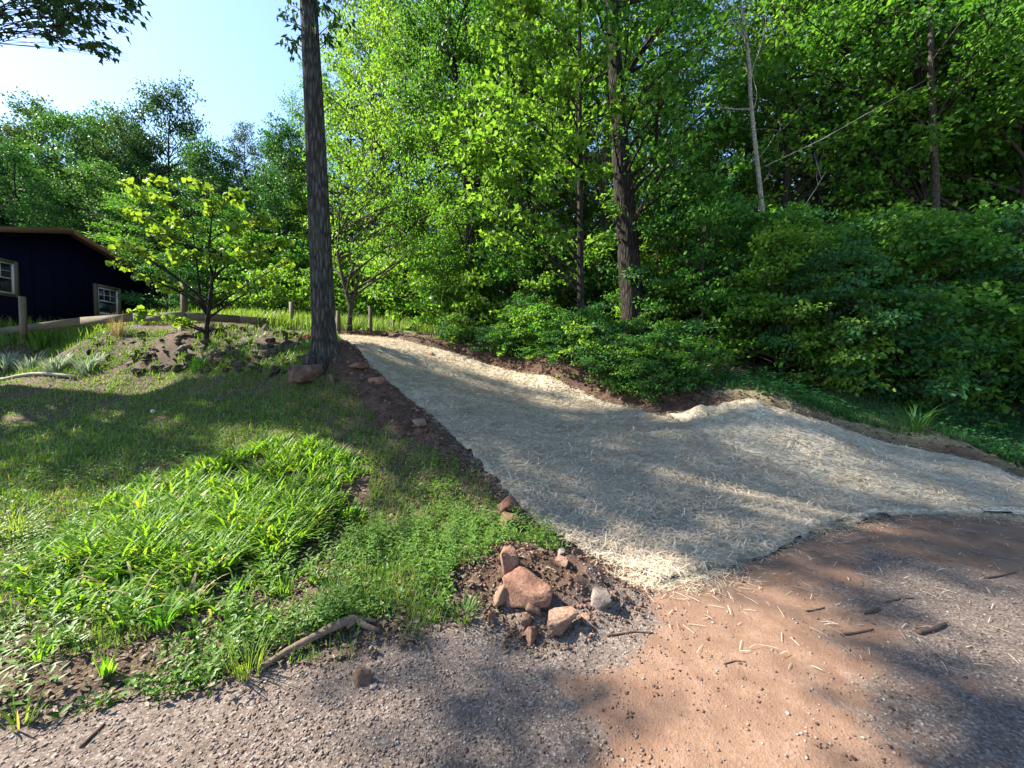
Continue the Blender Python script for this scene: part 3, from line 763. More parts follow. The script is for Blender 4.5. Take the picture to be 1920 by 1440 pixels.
# --- the oak that stands outside the frame on the left: its hanging branch shows, its crown is shaped to shade the road and lawn
g = np.random.default_rng(31)
SH = []
LILY = gline([(60, 1120), (110, 1000), (200, 930), (320, 880), (430, 845), (560, 818), (650, 830), (700, 860), (690, 930), (660, 1000), (600, 1060), (540, 1110), (470, 1150), (380, 1170), (280, 1165), (150, 1150)])[:, :2]
_lc = LILY.mean(0)
def lit(x, y):
    if in_poly(np.array([x]), np.array([y]), _lc + (LILY - _lc) * 1.06)[0]: return True                # bright daylilies
    if -4.6 < x < -0.5 and 1.0 < y < 3.3: return True
    if math.hypot((x - 1.2) / 1.6, y - 1.8) < .46 or math.hypot((x - 1.0) / 1.5, y - 2.45) < .34 or math.hypot((x - 4.4) / 1.6, y - 5.0) < .4: return True
    return math.hypot(x - .25, (y - 2.55) * 1.2) < .45                         # the stones
for x in np.arange(-9, 8.5, .95):
    for y in np.arange(1.2, 9.2, .72):
        px, py = x + g.uniform(-.3, .3), y + g.uniform(-.25, .25)
        if lit(px, py): continue
        dens = 0.0
        if -2.0 < px < XL(py) - .2 and 3.4 < py < 5.2: dens = .6
        elif px < -1 and 4.9 < py < 8.2 and px > -9.8: dens = .97                 # shaded band of lawn
        elif px < -4.0 and 3.6 < py <= 4.9: dens = .6
        elif XL(py) < px < XR(py) and py > YROAD(px): dens = .76 if py < 7.5 else .4
        elif py < YROAD(px): dens = .85 if px > 1.5 or py < 1.9 else .45
        if g.random() > dens: continue
        pz = float(H0(px, py))
        tmin = max((1.52 * py + px) / (-SUN[0] - 1.52 * SUN[1]), 8.5)
        t = tmin + g.uniform(0, 3.0)
        c = np.array([px, py, pz]) + SUN * t
        r = g.uniform(.5, .82)
        SH.append((c, np.array([r, r, r * .5])))
b = np.array([-15.4, 9.6, float(H0(-15.4, 9.6))])
hang = []
for (u, v, r, d) in [(75, 12, .33, 8.2), (110, 30, .34, 8.1), (150, 20, .36, 8.2), (160, 55, .34, 8.1), (185, 85, .3, 8.0), (215, 100, .22, 8.0), (225, 8, .34, 8.3), (250, 22, .22, 8.2), (205, 40, .26, 8.1), (165, 75, .26, 8.1), (60, -20, .4, 8.3), (200, -30, .5, 8.3), (120, -35, .5, 8.4), (2, 28, .14, 8.1)]:
    hang.append((at_depth(u, v, d), np.array([r, r, r * .62])))
near_sh = [q for q in SH if q[0][1] < 4.6]; SH = [q for q in SH if q[0][1] >= 4.6]
cl = [(c - b, r) for c, r in SH]
tm = build_tree(g, np.array([[0, 0, -.2], [0, 0, .3], [.1, 0, 2], [.3, .1, 5], [.8, .3, 8], [1.0, .6, 11], [1.2, .8, 15], [1.3, 1, 20]]), [.42, .36, .32, .28, .24, .19, .12, .03], cl, 620, .16, M['bark'], M['oak'], sides=14, twigs=8)
hm = build_tree(g, np.array([[.8, .3, 8], [3.5, .9, 8.3], [5.6, 1.2, 8.1], [6.5, 1.3, 7.75]]) if False else np.array([[.8, -.2, 6.5], [1.6, -.6, 8.0], [2.6, -1.0, 9.2], [3.2, -1.3, 10.2]]), [.09, .06, .04, .02], [(c - b, r) for c, r in hang], 620, .15, M['bark_thin'], M['oak'], 'maple', twigs=8, lw=.8, bough=.07, droop=.9)
t = place_tree('tree', (tm[0], tm[1], hm[0], hm[1]), 'oak branch of dark leaves hanging into the sky at the upper left corner', None, b, parts=('trunk', 'crown', 'branch', 'crown'))

b = np.array([-8.6, .9, float(H0(-8.6, .9))])
tm = build_tree(g, wobble(g, 13, 9, .05), np.linspace(.24, .04, 9), [(c - b, r) for c, r in near_sh], 600, .16, M['bark'], M['oak'], sides=10, twigs=8)  # unseen second tree, its leaf clumps set to shade the near road
place_tree('tree', tm, 'leafy tree beside the road outside the left margin that shades the near gravel', None, b)
# --- big trunk among the maples on the right
def trunk_at(g, u0, v0, d, u1, v1, h, r0, r1, n=10, amp=.02):
    b = at_depth(u0, v0, d); b[2] = float(H0(b[0], b[1]))
    e = at_depth(u1, v1, d)
    z = np.linspace(-.2, h, n); s = (e - b)[:2] / max(e[2] - b[2], .5)
    w_ = np.cumsum(g.normal(0, amp, (n, 2)), 0); w_ -= w_[0]
    w_[:, 1] *= .6
    return b, np.c_[s[0] * z + w_[:, 0], s[1] * z + w_[:, 1], z], np.interp(z, [-.2, .1, .8, h], [r0 * 1.35, r0 * 1.2, r0, r1])
g = np.random.default_rng(41)
b, tr, rd = trunk_at(g, 1192, 620, 9.6, 1150, 0, 12.0, .29, .06, 14)
cl = [(c + [tr[8][0] * .6, 0, 0], r) for c, r in gen_clumps(g, 7.2, 12.4, 2.8, 20, PROF_BROAD, .95, .5, .3)]
# leafy boughs that cross in front of it
for (u, v, d, r) in [(1235, 60, 8.4, .6), (1290, 130, 8.3, .65), (1250, 210, 8.3, .6), (1320, 250, 8.6, .6), (1220, 290, 8.5, .5), (1300, 330, 8.6, .55), (1180, 40, 8.3, .6), (1120, 20, 8.5, .6), (1360, 180, 8.8, .6), (1270, 20, 8.6, .7), (1340, 60, 8.8, .7), (1230, 350, 8.7, .4), (1150, 250, 8.6, .35), (1215, 150, 8.4, .5), (1165, 165, 8.6, .4), (1270, 270, 8.2, .55), (1330, 380, 8.9, .5), (1390, 300, 9.1, .55)]:
    cl.append((at_depth(u, v, d) - b, np.array([r, r, r * .42])))
place_tree('tree', build_tree(g, tr, rd, cl, 330, .13, M['bark_dark'], M['mid'], 'maple', sides=22, twigs=8, barkamp=.12, lw=.95, flare=.2), 'thick dark furrowed trunk behind the roadside shrubs with maple leaves around it', None, b)
# slim maple left of it, with the bright sunlit leaves
g = np.random.default_rng(42)
b, tr, rd = trunk_at(g, 1091, 655, 8.7, 1086, 100, 9.5, .085, .02, 12, .012)
cl = []
for (u, v, d, r) in [(1010, 90, 8.0, .6), (950, 140, 8.2, .62), (1060, 60, 7.9, .55), (980, 210, 8.0, .6), (910, 190, 8.4, .55), (1060, 170, 7.9, .5), (930, 260, 8.2, .6), (1010, 290, 8.0, .6), (1080, 260, 7.8, .45), (880, 300, 8.5, .5), (960, 340, 8.2, .58), (1040, 350, 8.0, .5), (900, 380, 8.5, .5), (1000, 410, 8.2, .5), (1050, 440, 8.1, .4), (1130, 110, 8.2, .5), (1120, 320, 8.4, .36), (860, 240, 8.7, .5), (940, 60, 8.4, .6), (1000, 20, 8.4, .7), (1080, -20, 8.5, .7), (930, 440, 8.7, .45), (1140, 400, 8.6, .32), (985, 470, 8.6, .4), (1070, 130, 9.2, .6), (1010, 200, 9.2, .6), (960, 280, 9.3, .6), (1150, 210, 9.0, .5), (1050, 300, 9.3, .6), (1130, 450, 8.9, .3)]:
    cl.append((at_depth(u, v, d) - b, np.array([r, r, r * .4])))
place_tree('tree', build_tree(g, tr, rd, cl, 600, .13, M['bark_dark'], M['maple'], 'maple', sides=12, twigs=8, lw=.95, bough=.45), 'slim dark maple trunk with bright yellow-green leaves beside the thick furrowed trunk', None, b)

# --- pale dead tree with bare limbs
g = np.random.default_rng(43)
def grow(G, g, p, d, L, r, depth):
    n = 6
    pts = [p]
    for k in range(n):
        d = unit(d + g.normal(0, .10, 3) + np.array([0, 0, .06])); pts.append(pts[-1] + d * L / n)
    G.tube(np.array(pts), np.linspace(r, r * .45, n + 1), 5 if r > .02 else 3, False)
    if depth == 0: return
    for k in range(g.integers(2, 5)):
        i = g.integers(2, n + 1)
        nd = unit(d + g.normal(0, .75, 3) + np.array([0, 0, .25]))
        grow(G, g, pts[i], nd, L * g.uniform(.4, .65), r * .5, depth - 1)
b, tr, rd = trunk_at(g, 1462, 580, 9.0, 1400, 0, 9.0, .066, .035, 14, .02)
GT = Geo(); GT.tube(tr, rd * np.linspace(1, .8, 14), 12, True, .08)
GB = Geo()
for (v, u1, v1, r) in [(205, 1345, 200, .03), (75, 1320, -10, .035), (25, 1440, -60, .03), (300, 1490, 235, .014), (390, 1405, 430, .012), (150, 1440, 60, .02), (330, 1400, 400, .012), (215, 1450, 120, .016), (95, 1375, 10, .018)]:
    z = at_depth(1410, v, b[1])[2] - b[2]
    A = np.array([np.interp(z, tr[:, 2], tr[:, k]) for k in range(3)])
    e = at_depth(u1, v1, b[1] - .3 + g.normal(0, .3)) - b
    grow(GB, g, A, unit(e - A), np.linalg.norm(e - A), r * .65, 2)
t = thing('tree', 'pale dead tree with bare white limbs among the green crowns', 'tree', b)
link('trunk', GT.mesh('trunk', M['birch'], True), t); link('branch', GB.mesh('branch', M['birch'], True), t)
# a pale fallen limb caught across the crowns, and a dead forked branch
G = Geo(); G.tube(np.array([at_depth(1434, 312, 9.1), at_depth(1540, 262, 9.2), at_depth(1640, 205, 9.4), at_depth(1735, 150, 9.7)]), [.013, .012, .010, .007], 6)
tag(link('fallen_limb', G.mesh('fallen_limb', M['birch'], True)), 'long pale limb leaning diagonally from the dead tree into the crowns', 'branch')
G = Geo(); grow(G, g, at_depth(1505, 392, 8.7), unit(np.array([.35, -.1, .6])), .95, .014, 2)
tag(link('dead_branch', G.mesh('dead_branch', M['birch'], True)), 'small forked dead branch, bleached, in the dark shrubs right of the dead tree', 'branch')

# --- trunks on the far right and the double trunk up the slope
for seed, (u0, v0, d, u1, v1, h, r0, bk, lm, h0, lab) in enumerate([
    (1728, 700, 11.0, 1715, 0, 15, .12, 'bark_dark', 'maple', 5.5, 'slender dark trunk at the right edge of the woods with sunlit leaves near its top'),
    (1765, 690, 10.2, 1752, 100, 14, .105, 'bark_thin', 'mid', 6.5, 'pale smooth trunk standing just right of the slender dark trunk'),
    (1855, 720, 13.0, 1862, 100, 15, .17, 'bark_dark', 'mid', 5.0, 'shaded dark trunk nearest the right edge of the picture'),
    (905, 600, 15.0, 835, 0, 17, .17, 'bark_dark', 'deep', 7.5, 'dark trunk slanting left above the bright leafy trees, left one of a pair'),
    (912, 600, 15.6, 868, 0, 17, .16, 'bark_dark', 'deep', 7.5, 'dark trunk slanting behind the bright leafy trees, right one of a pair')]):
    g = np.random.default_rng(50 + seed)
    b, tr, rd = trunk_at(g, u0, v0, d, u1, v1, h, r0, .03, 12, .03)
    cl = [(c + [tr[8][0] * .8, 0, 0], r) for c, r in gen_clumps(g, h0, h + .8, 2.7, 30, PROF_BROAD, .95, .45, .3)]
    if seed in (0, 2):
        for (u, v) in ([(1500, 20), (1560, 60), (1620, 20), (1540, 130), (1600, 170), (1660, 110), (1500, 230), (1570, 250), (1640, 260), (1690, 220), (1530, 320), (1600, 340), (1670, 330), (1700, 40), (1480, 110), (1500, 400), (1580, 430), (1650, 400), (1720, 450), (1540, 480), (1620, 500), (1450, 440)] if seed == 0 else [(1760, 60), (1820, 20), (1880, 60), (1790, 140), (1850, 160), (1910, 190), (1800, 250), (1870, 270), (1830, 340), (1900, 350), (1780, 320), (1745, 200), (1780, 420), (1850, 400), (1900, 460), (1820, 500), (1740, 520)]):
            r = g.uniform(.55, .8); cl.append((at_depth(u + g.normal(0, 12), v + g.normal(0, 12), (10.3 if v < 370 else 9.0) + g.normal(0, .35) + seed * (.5 if v < 370 else .1)) - b, np.array([r, r, r * .36])))
    place_tree('tree', build_tree(g, tr, rd, cl, 270, .135, M[bk], M[lm], 'round', sides=12, twigs=8, bough=.4), lab, None, b)

# --- the small round-leaved tree on the bank
g = np.random.default_rng(61)
b = at(385, 648); d0 = b[1]
stem = np.array([at_depth(386, 655, d0), at_depth(388, 610, d0), at_depth(394, 560, d0), at_depth(398, 520, d0), at_depth(392, 460, d0), at_depth(398, 400, d0)]) - b
G = Geo(); cl = []
for (u, v, r, dd) in [(215, 492, .22, -.5), (250, 470, .3, -.3), (290, 520, .26, -.4), (270, 590, .26, -.6), (330, 600, .26, -.5), (300, 440, .34, 0), (250, 400, .3, .3), (320, 380, .34, .1), (380, 350, .34, .2), (440, 370, .34, .3), (360, 420, .38, -.3), (430, 430, .36, -.2), (490, 410, .34, .2), (520, 450, .3, .1), (470, 480, .34, -.2), (410, 480, .3, -.5), (350, 480, .32, -.5), (320, 540, .24, -.2), (440, 540, .26, .2), (500, 530, .24, .1), (300, 340, .28, .4), (230, 345, .22, .5), (270, 365, .25, .2), (540, 490, .24, .3), (230, 455, .2, -.2), (400, 390, .3, -.1)]:
    cl.append((at_depth(u, v, d0 + dd) - b, np.array([r, r, r * .5])))
tm = build_tree(g, stem, [.06, .052, .045, .035, .025, .015], cl, 560, .135, M['bark_dark'], M['lime'], 'round', sides=8, twigs=7, lw=.95, bough=.6, droop=.7)
G = Geo(); s2 = np.array([at_depth(388, 590, d0), at_depth(376, 560, d0 - .1), at_depth(370, 500, d0 - .2), at_depth(360, 430, d0 - .2)]) - b
G.tube(s2, [.035, .028, .022, .012], 7)
t = place_tree('tree', (tm[0], tm[1], G.mesh('stem', M['bark_dark'], True)), 'small tree with big round yellow-green leaves on the stony bank before the dark blue house', None, b, parts=('trunk', 'crown', 'stem'))

# --- the little forked tree at the head of the driveway
g = np.random.default_rng(62)
b = at_depth(655, 626, 12.6); b[2] = float(H0(b[0], b[1]))
st = np.array([at_depth(655, 632, 12.6), at_depth(656, 600, 12.6), at_depth(658, 575, 12.6), at_depth(650, 550, 12.6), at_depth(640, 510, 12.6), at_depth(632, 470, 12.7), at_depth(640, 400, 12.8)]) - b
cl = []
for k in range(40):
    u, v = g.uniform(560, 800), g.uniform(250, 500)
    if v > 470 and 690 < u: continue
    r = g.uniform(.3, .5); cl.append((at_depth(u, v, 12.8 + g.normal(0, .9)) - b, np.array([r, r, r * .5])))
tm = build_tree(g, st, [.085, .08, .075, .06, .05, .04, .02], cl, 330, .11, M['bark_thin'], M['maple'], sides=8, twigs=7, bough=.7)
G = Geo()
G.tube(np.array([at_depth(658, 577, 12.6), at_depth(665, 555, 12.5), at_depth(666, 540, 12.5), at_depth(690, 528, 12.4), at_depth(730, 518, 12.2)]) - b, [.05, .042, .035, .028, .015], 6)
G.tube(np.array([at_depth(666, 540, 12.5), at_depth(674, 520, 12.5), at_depth(690, 490, 12.6)]) - b, [.03, .022, .012], 6)
place_tree('tree', (tm[0], tm[1], G.mesh('branch', M['bark_thin'], True)), 'little fork-stemmed tree by the fence posts at the head of the driveway', None, b, parts=('trunk', 'crown', 'branch'))

# --- trees along the skyline and behind the house, each to its own height
g = np.random.default_rng(71)
def sky_label(kind, u, d):
    what = {'far': 'rounded', 'edge': 'low-branched', 'tall': 'slender', 'sapling': 'young'}[kind[0]] + [' dusky', ' green', ' fresh green'][kind[1] % 3]
    dist_ = 'near' if d < 23 else ('middle-distance' if d < 29 else 'far')
    if u < 640:
        wh = 'over the left end of the house roof' if u < 70 else ('over the house roof' if u < 165 else ('left of the tallest crown' if u < 290 else ('under the tallest crown' if u < 390 else ('behind the round-leaved small tree' if u < 480 else 'just left of the leaning trunk'))))
        if u > 610: wh = 'right behind the leaning trunk'
    else:
        wh = 'above the fork-stemmed little tree' if u < 720 else ('over the head of the driveway' if u < 800 else ('below the slanting pair of trunks' if u < 890 else 'left of the slim dark maple'))
    return f'{dist_} {what} tree {wh}'
LAB_L = None
def sky_tree(kind, u, d, vtop, label, group, hproto, wide=1.0, vb=None):
    p = at_depth(u, 700, d); z = float(H0(p[0], p[1]))
    ztop = at_depth(u, vtop, d)[2]
    s = (ztop - z) / hproto
    label = label or sky_label(kind, u, d)
    return place_tree('tree', proto[kind], label, group, (p[0], p[1], z - .05), g.uniform(0, 6.28), (s * wide, s * wide, s))
GL = 'trees against the sky beyond the house'
sky_tree(('far', 0), 335, 27, 150, 'tallest tree on the left, its pointed crown high above the round-leaved small tree', GL, 16.6, .62)
sky_tree(('far', 0), 110, 31, 192, 'broad airy-topped tree standing beyond the roof of the dark blue house', GL, 16.6, .9)
sky_tree(('far', 1), 30, 21, 262, 'dark round tree just above the brown roof edge at the left margin', GL, 16.6, .85)
sky_tree(('far', 1), 235, 33, 205, LAB_L, GL, 16.6, .8)
sky_tree(('tall', 1), 470, 27, 232, 'narrow tree whose top notches the blue sky left of the leaning trunk', GL, 17.6, .75)
sky_tree(('far', 0), 545, 34, 262, LAB_L, GL, 16.6, .8)
sky_tree(('tall', 2), 600, 25, 118, 'dusky tree rising right behind the big leaning trunk', GL, 17.6, .62)
for (u, d, vt, k, wd) in [(400, 25, 262, ('far', 1), .8), (545, 24, 222, ('far', 1), .7), (255, 27, 222, ('far', 0), .8), (175, 27, 212, ('far', 1), .8), (20, 27, 215, ('far', 0), .8), (190, 22, 300, ('far', 1), 1), (420, 21, 360, ('edge', 1), 1.1), (140, 26, 330, ('far', 0), 1), (280, 19, 340, ('edge', 1), 1.2), (575, 28, 300, ('edge', 2), 1), (500, 27, 320, ('edge', 0), 1), (445, 24, 380, ('edge', 0), 1), (370, 32, 300, ('far', 1), 1), (-60, 25, 260, ('far', 0), 1), (-20, 33, 230, ('far', 1), 1), (60, 36, 300, ('far', 0), 1), (520, 38, 330, ('far', 1), 1), (300, 38, 320, ('far', 0), 1), (420, 38, 330, ('far', 1), 1)]:
    sky_tree(k, u, d, vt, LAB_L, GL, 16.6 if k[0] == 'far' else 13.6, wd)
# --- bright trees in the middle, between the leaning trunk and the slim maple
GM = 'bright leafy trees beyond the head of the driveway'
LAB_M = None
for (u, d, vt, k, wd) in [(705, 21, -40, ('edge', 0), .75), (760, 17, 20, ('edge', 2), .85), (660, 24, 90, ('edge', 0), .8), (830, 16, -30, ('edge', 0), .85), (880, 13.5, 150, ('edge', 2), 1.0), (790, 27, -120, ('tall', 0), .7), (950, 19, -100, ('edge', 2), .8), (840, 13.0, 420, ('sapling', 2), 1.0), (620, 24, 330, ('edge', 0), 1.2), (900, 27, -200, ('tall', 0), .7), (470, 20, 420, ('sapling', 2), 1.2), (550, 21, 440, ('sapling', 0), 1.2), (320, 16, 470, ('sapling', 1), 1.1), (720, 30, -100, ('tall', 1), .8)]:
    sky_tree(k, u, d, vt, LAB_M, GM, {'edge': 13.6, 'tall': 17.6, 'sapling': 5.2}[k[0]], wd)
MARKS = [(960, 'left of the slim dark trunk'), (1060, 'beside the slim dark trunk'), (1150, 'between the slim and the thick furrowed trunk'), (1260, 'under the thick furrowed trunk'), (1360, 'right of the thick furrowed trunk'), (1440, 'behind the rumpled blanket corner'), (1560, 'below the pale dead tree'), (1700, 'below the leaning pale limb'), (1800, 'below the slender trunks at the right'), (9999, 'by the right margin')]
def mark(u): return next(t_ for lim, t_ in MARKS if u < lim)
def und_label(k, s, u, near):
    col = ({0: 'bluish-green', 1: 'yellow-green', 2: 'dark long-leaved', 3: 'small-leaved'} if k[0] == 'shrub' else {0: 'bright green', 1: 'deep green', 2: 'lime green'})[k[1]]
    size = 'low' if s < .55 else ('waist-high' if s < .85 else 'tall')
    if k[0] != 'shrub': size = 'young' if s < .68 else 'spreading'
    return f"{size} {col} {'shrub' if k[0] == 'shrub' else 'sapling'} {'at the front' if near else 'set back'} {mark(u)}"
# --- the dense dark woods on the right
GW = 'trees of the dense woods right of the driveway'
LAB_W = 'leafy tree in the dense dark woods right of the driveway'
spots = []
for (row, step) in [(10.6, 2.3), (13.2, 2.6), (16.8, 3.4), (22, 4.6), (30, 6)]:
    x = 2.4 if row < 12 else (1.0 if row < 20 else -2)
    while x < row * 1.45 + 2:
        spots.append((x + g.uniform(-.7, .7), row + g.uniform(-.9, .9), row)); x += step * g.uniform(.8, 1.2)
for (x, y, row) in spots:
    if row < 12 and (x < 3.4 or 6.0 < x < 13): continue
    u_ = 960 + 720 * x / y
    if row < 12: k = ('edge', int(g.choice([0, 0, 1, 2, 2]))) if g.random() < .55 else ('sapling', int(g.integers(0, 3)))
    elif row < 20: k = ('edge', int(g.integers(0, 3))) if g.random() < .5 else ('tall', int(g.integers(0, 3)))
    else: k = ('tall', int(g.integers(0, 3)))
    s = g.uniform(.8, 1.2) * (.95 if row > 20 else 1)
    lab_w = f"{'low-branched' if k[0] == 'edge' else ('high-crowned' if k[0] == 'tall' else 'small')} {['sunlit', 'dull green', 'fresh green'][k[1]]} tree {'in the first row' if row < 12 else ('mid-wood' if row < 20 else 'deep in the woods')} {mark(u_)}"
    place_tree('tree', proto[k], lab_w, GW, (x, y, float(H0(x, y)) - .05), g.uniform(0, 6.28), (s * .92, s * .92, s * g.uniform(.78, 1.05)))
# --- understory
GU = 'shrubs along the edge of the woods'
LAB_U = 'leafy green shrub in the dark undergrowth along the edge of the woods'
n = 0
while n < 135:
    d = g.choice([7.4, 8.0, 8.6, 9.2, 10.2, 11.5, 13, 15.5]) + g.uniform(-.5, .7)
    u = g.uniform(840, 2080)
    x = (u - 960) / 720 * d
    off = (x - XR(d)) * .75
    if off < (.55 if u < 1250 else 1.0) : continue
    near = off < 2.2
    k = ('shrub', int(g.integers(0, 4))) if g.random() < (.8 if near else .6) else ('sapling', int(g.integers(0, 3)))
    s = g.uniform(.6, 1.15) if k[0] == 'shrub' else g.uniform(.5, .85)
    if near: s *= .7 if off > 1.1 else .5
    if near and (k[0] == 'sapling' or (u > 1250 and g.random() < .55)): continue
    place_tree('shrub', proto[k], und_label(k, s, u, near), GU, (x, d, float(H(x, d)) - .04), g.uniform(0, 6.28), s, 'shrub')
    n += 1
# low growth that hangs over the cut edge of the driveway
n = 0
while n < 46:
    u = g.uniform(850, 1290); d = np.interp(u, [850, 980, 1090, 1200, 1290], [11.0, 9.3, 8.1, 7.2, 6.7]) + g.uniform(-.1, .9)
    x = (u - 960) / 720 * d; off = (x - XR(d)) * .75
    if not .28 < off < .95: continue
    k = ('shrub', int(g.integers(0, 4))); s = g.uniform(.32, .6)
    where = ('near the top of the driveway' if u < 940 else 'before the bright bushes' if u < 1040 else 'before the slim dark trunk' if u < 1120 else 'before the thick furrowed trunk' if u < 1210 else 'left of the rumpled blanket corner')
    place_tree('shrub', proto[k], f"{'tiny' if s < .42 else 'small' if s < .52 else 'knee-high'} {['bluish-green', 'yellow-green', 'dark long-leaved', 'small-leaved'][k[1]]} shrub overhanging the cut bank {where}", 'shrubs over the cut bank', (x, d, float(H(x, d)) - .06), g.uniform(0, 6.28), (s * 1.15, s * 1.15, s), 'shrub'); n += 1
# bright bushes beyond the wire fence
for (u, d, s) in [(700, 18, 1.5), (745, 17, 1.3), (785, 16, 1.4), (830, 14.2, 1.3), (860, 13.2, 1.2), (725, 21, 2.0), (780, 20, 1.9), (820, 18, 1.8), (680, 21, 1.6), (600, 17, 1.3), (850, 12.4, .9), (890, 12.0, 1.0), (560, 17.5, 1.2), (510, 16.5, 1.1), (460, 17, 1.3)]:
    p = at_depth(u, 650, d)
    place_tree('shrub', proto['shrub', 1], f"{'big' if s > 1.6 else 'mid-sized' if s > 1.25 else 'small'} bright bush {'far beyond' if d > 17.5 else 'beyond' if d > 14 else 'right of'} the posts, {'by the roadside woods' if u > 840 else 'near the white disc' if u > 800 else 'right of the tallest post' if u > 710 else 'behind the forked little tree' if u > 640 else 'behind the leaning trunk' if u > 580 else 'behind the board fence'}", 'bright bushes beyond the posts', (p[0], d, float(H0(p[0], d)) - .05), g.uniform(0, 6.28), s, 'bush')

# ------------------------------------------------------------------ the dark blue house
HX, PK, Y0, Y1, ZP, ZE, ZB0 = -17.5, 15.2, 11.9, 18.5, 7.0, 5.95, 2.4
house = thing('house', 'dark navy house end with a low gable, brown roof edge and two white sash windows', 'house', (HX, PK, float(H0(HX, PK))))
hl = np.array([HX, PK, float(H0(HX, PK))])
def hp(G_or_pts): return np.asarray(G_or_pts, float) - hl
def prism(prof, x0, x1):
    n = len(prof); v = [(x0, y, z) for y, z in prof] + [(x1, y, z) for y, z in prof]
    G = Geo(); G.add(hp(v), [[i, (i + 1) % n, n + (i + 1) % n, n + i] for i in range(n)])
    G.f.setdefault(n, []).append(np.array([list(range(n))[::-1]])); G.f.setdefault(n, []).append(np.array([[n + i for i in range(n)]]))
    return G
W1 = (12.62, 13.58, 4.27, 5.33); W2 = (16.28, 17.12, 4.02, 5.12)
link('wall', prism([(Y0, ZB0), (Y1, ZB0), (Y1, ZE), (PK, ZP), (Y0, ZE)], HX - 9, HX).mesh('wall', M['navy']), house)
# battens that break the wall up very slightly
for y in np.arange(Y0 + .4, Y1, .61):
    if W1[0] - .2 < y < W1[1] + .2 or W2[0] - .2 < y < W2[1] + .2: continue
    zt = np.interp(y, [Y0, PK, Y1], [ZE, ZP, ZE]) - .05
    G = Geo(); G.box(hp((HX + .012, y, (ZB0 + zt) / 2)), (.024, .045, zt - ZB0)); link('batten', G.mesh('batten', M['navy']), house)
for sgn, ya, yb in ((-1, PK, Y0 - .45), (1, PK, Y1 + .45)):
    zb = ZE - .45 * (ZP - ZE) / (Y1 - PK)
    link('roof', prism([(ya, ZP + .02), (yb, zb + .02), (yb, zb + .12), (ya, ZP + .14)] if sgn < 0 else [(yb, zb + .02), (ya, ZP + .02), (ya, ZP + .14), (yb, zb + .12)], HX - 9.2, HX + .34).mesh('roof', M['roof']), house)
    f = link('fascia', prism([(ya, ZP - .07), (yb, zb - .07), (yb, zb + .105), (ya, ZP + .125)] if sgn < 0 else [(yb, zb - .07), (ya, ZP - .07), (ya, ZP + .125), (yb, zb + .105)], HX + .342, HX + .385).mesh('fascia', M['fascia']), house)
for (a, b_, c, d), wide in ((W1, .1), (W2, .12)):
    G = Geo(); x = HX + .03; s = .05
    for cc, dd in [((x, a + s / 2, (c + d) / 2), (.08, s, d - c)), ((x, b_ - s / 2, (c + d) / 2), (.08, s, d - c)), ((x, (a + b_) / 2, c + s / 2), (.078, b_ - a - 2 * s, s)), ((x, (a + b_) / 2, d - s / 2), (.078, b_ - a - 2 * s, s))]:
        G.box(hp(cc), dd)
    win = link('window', G.mesh('window_frame', M['whitepaint']), house)
    for nm, cc, dd in [('trim', (x + .01, a - wide / 2 - .002, (c + d) / 2), (.1, wide, d - c + 2 * wide)), ('trim', (x + .01, b_ + wide / 2 + .002, (c + d) / 2), (.1, wide, d - c + 2 * wide)), ('trim', (x + .008, (a + b_) / 2, d + wide / 2), (.096, b_ - a, wide)), ('trim', (x + .008, (a + b_) / 2, c - wide / 2), (.096, b_ - a, wide))]:
        G = Geo(); G.box(hp(cc), dd); link(nm, G.mesh(nm, M['oldwood']), win)
    mid = (c + d) / 2
    G = Geo(); G.box(hp((x - .005, (a + b_) / 2, mid)), (.05, b_ - a - 2 * s, .045)); link('meeting_rail', G.mesh('meeting_rail', M['whitepaint']), win)
    for z0, z1 in ((c + s, mid - .0225), (mid + .0225, d - s)):
        G = Geo(); G.box(hp((x - .02, (a + b_) / 2, (z0 + z1) / 2)), (.008, b_ - a - 2 * s, z1 - z0)); link('pane', G.mesh('pane', M['glass']), win)
    z0, z1 = mid + .0225, d - s
    for k in (1, 2):
        y = a + s + (b_ - a - 2 * s) * k / 3
        G = Geo(); G.box(hp((x - .01, y, (z0 + z1) / 2)), (.012, .018, z1 - z0)); link('muntin', G.mesh('muntin', M['whitepaint']), win)
    G = Geo(); G.box(hp((x - .009, (a + b_) / 2, (z0 + z1) / 2)), (.011, b_ - a - 2 * s, .018)); link('muntin', G.mesh('muntin', M['whitepaint']), win)

# ------------------------------------------------------------------ low board fence along the bank top
fc = at_depth(347, 600, 10.6)
fence = thing('board_fence', 'low weathered timber board along the top of the stony bank with wooden posts', 'fence', (fc[0], fc[1], float(H0(fc[0], fc[1]))))
fl_ = np.array(fence.location)
def beam(G, a, b_, hgt, thk):
    a, b_ = np.asarray(a), np.asarray(b_); d = unit(b_ - a); s = unit(np.cross(d, [0, 0, 1])); u = np.array([0, 0, 1.0])
    v = [p + s * sy * thk / 2 + u * sz for p in (a, b_) for sy, sz in ((-1, 0), (1, 0), (1, -hgt), (-1, -hgt))]
    G.add(np.array(v), [[0, 1, 2, 3], [7, 6, 5, 4], [0, 4, 5, 1], [1, 5, 6, 2], [2, 6, 7, 3], [3, 7, 4, 0]])
def drop(u, v, d):
    return at_depth(u, v, d)
runs = [((-90, 627, 12.8), (150, 595.5, 11.35)), ((151.5, 595, 11.34), (250, 588, 11.0)), ((251, 588, 11.0), (347, 585, 10.55)), ((348.5, 585, 10.55), (450, 592, 11.5)), ((451, 592, 11.5), (552, 601, 12.75))]
for a, b_ in runs:
    G = Geo(); beam(G, drop(*a) - fl_, drop(*b_) - fl_, .22, .045); link('board', G.mesh('board', M['fencewood']), fence)
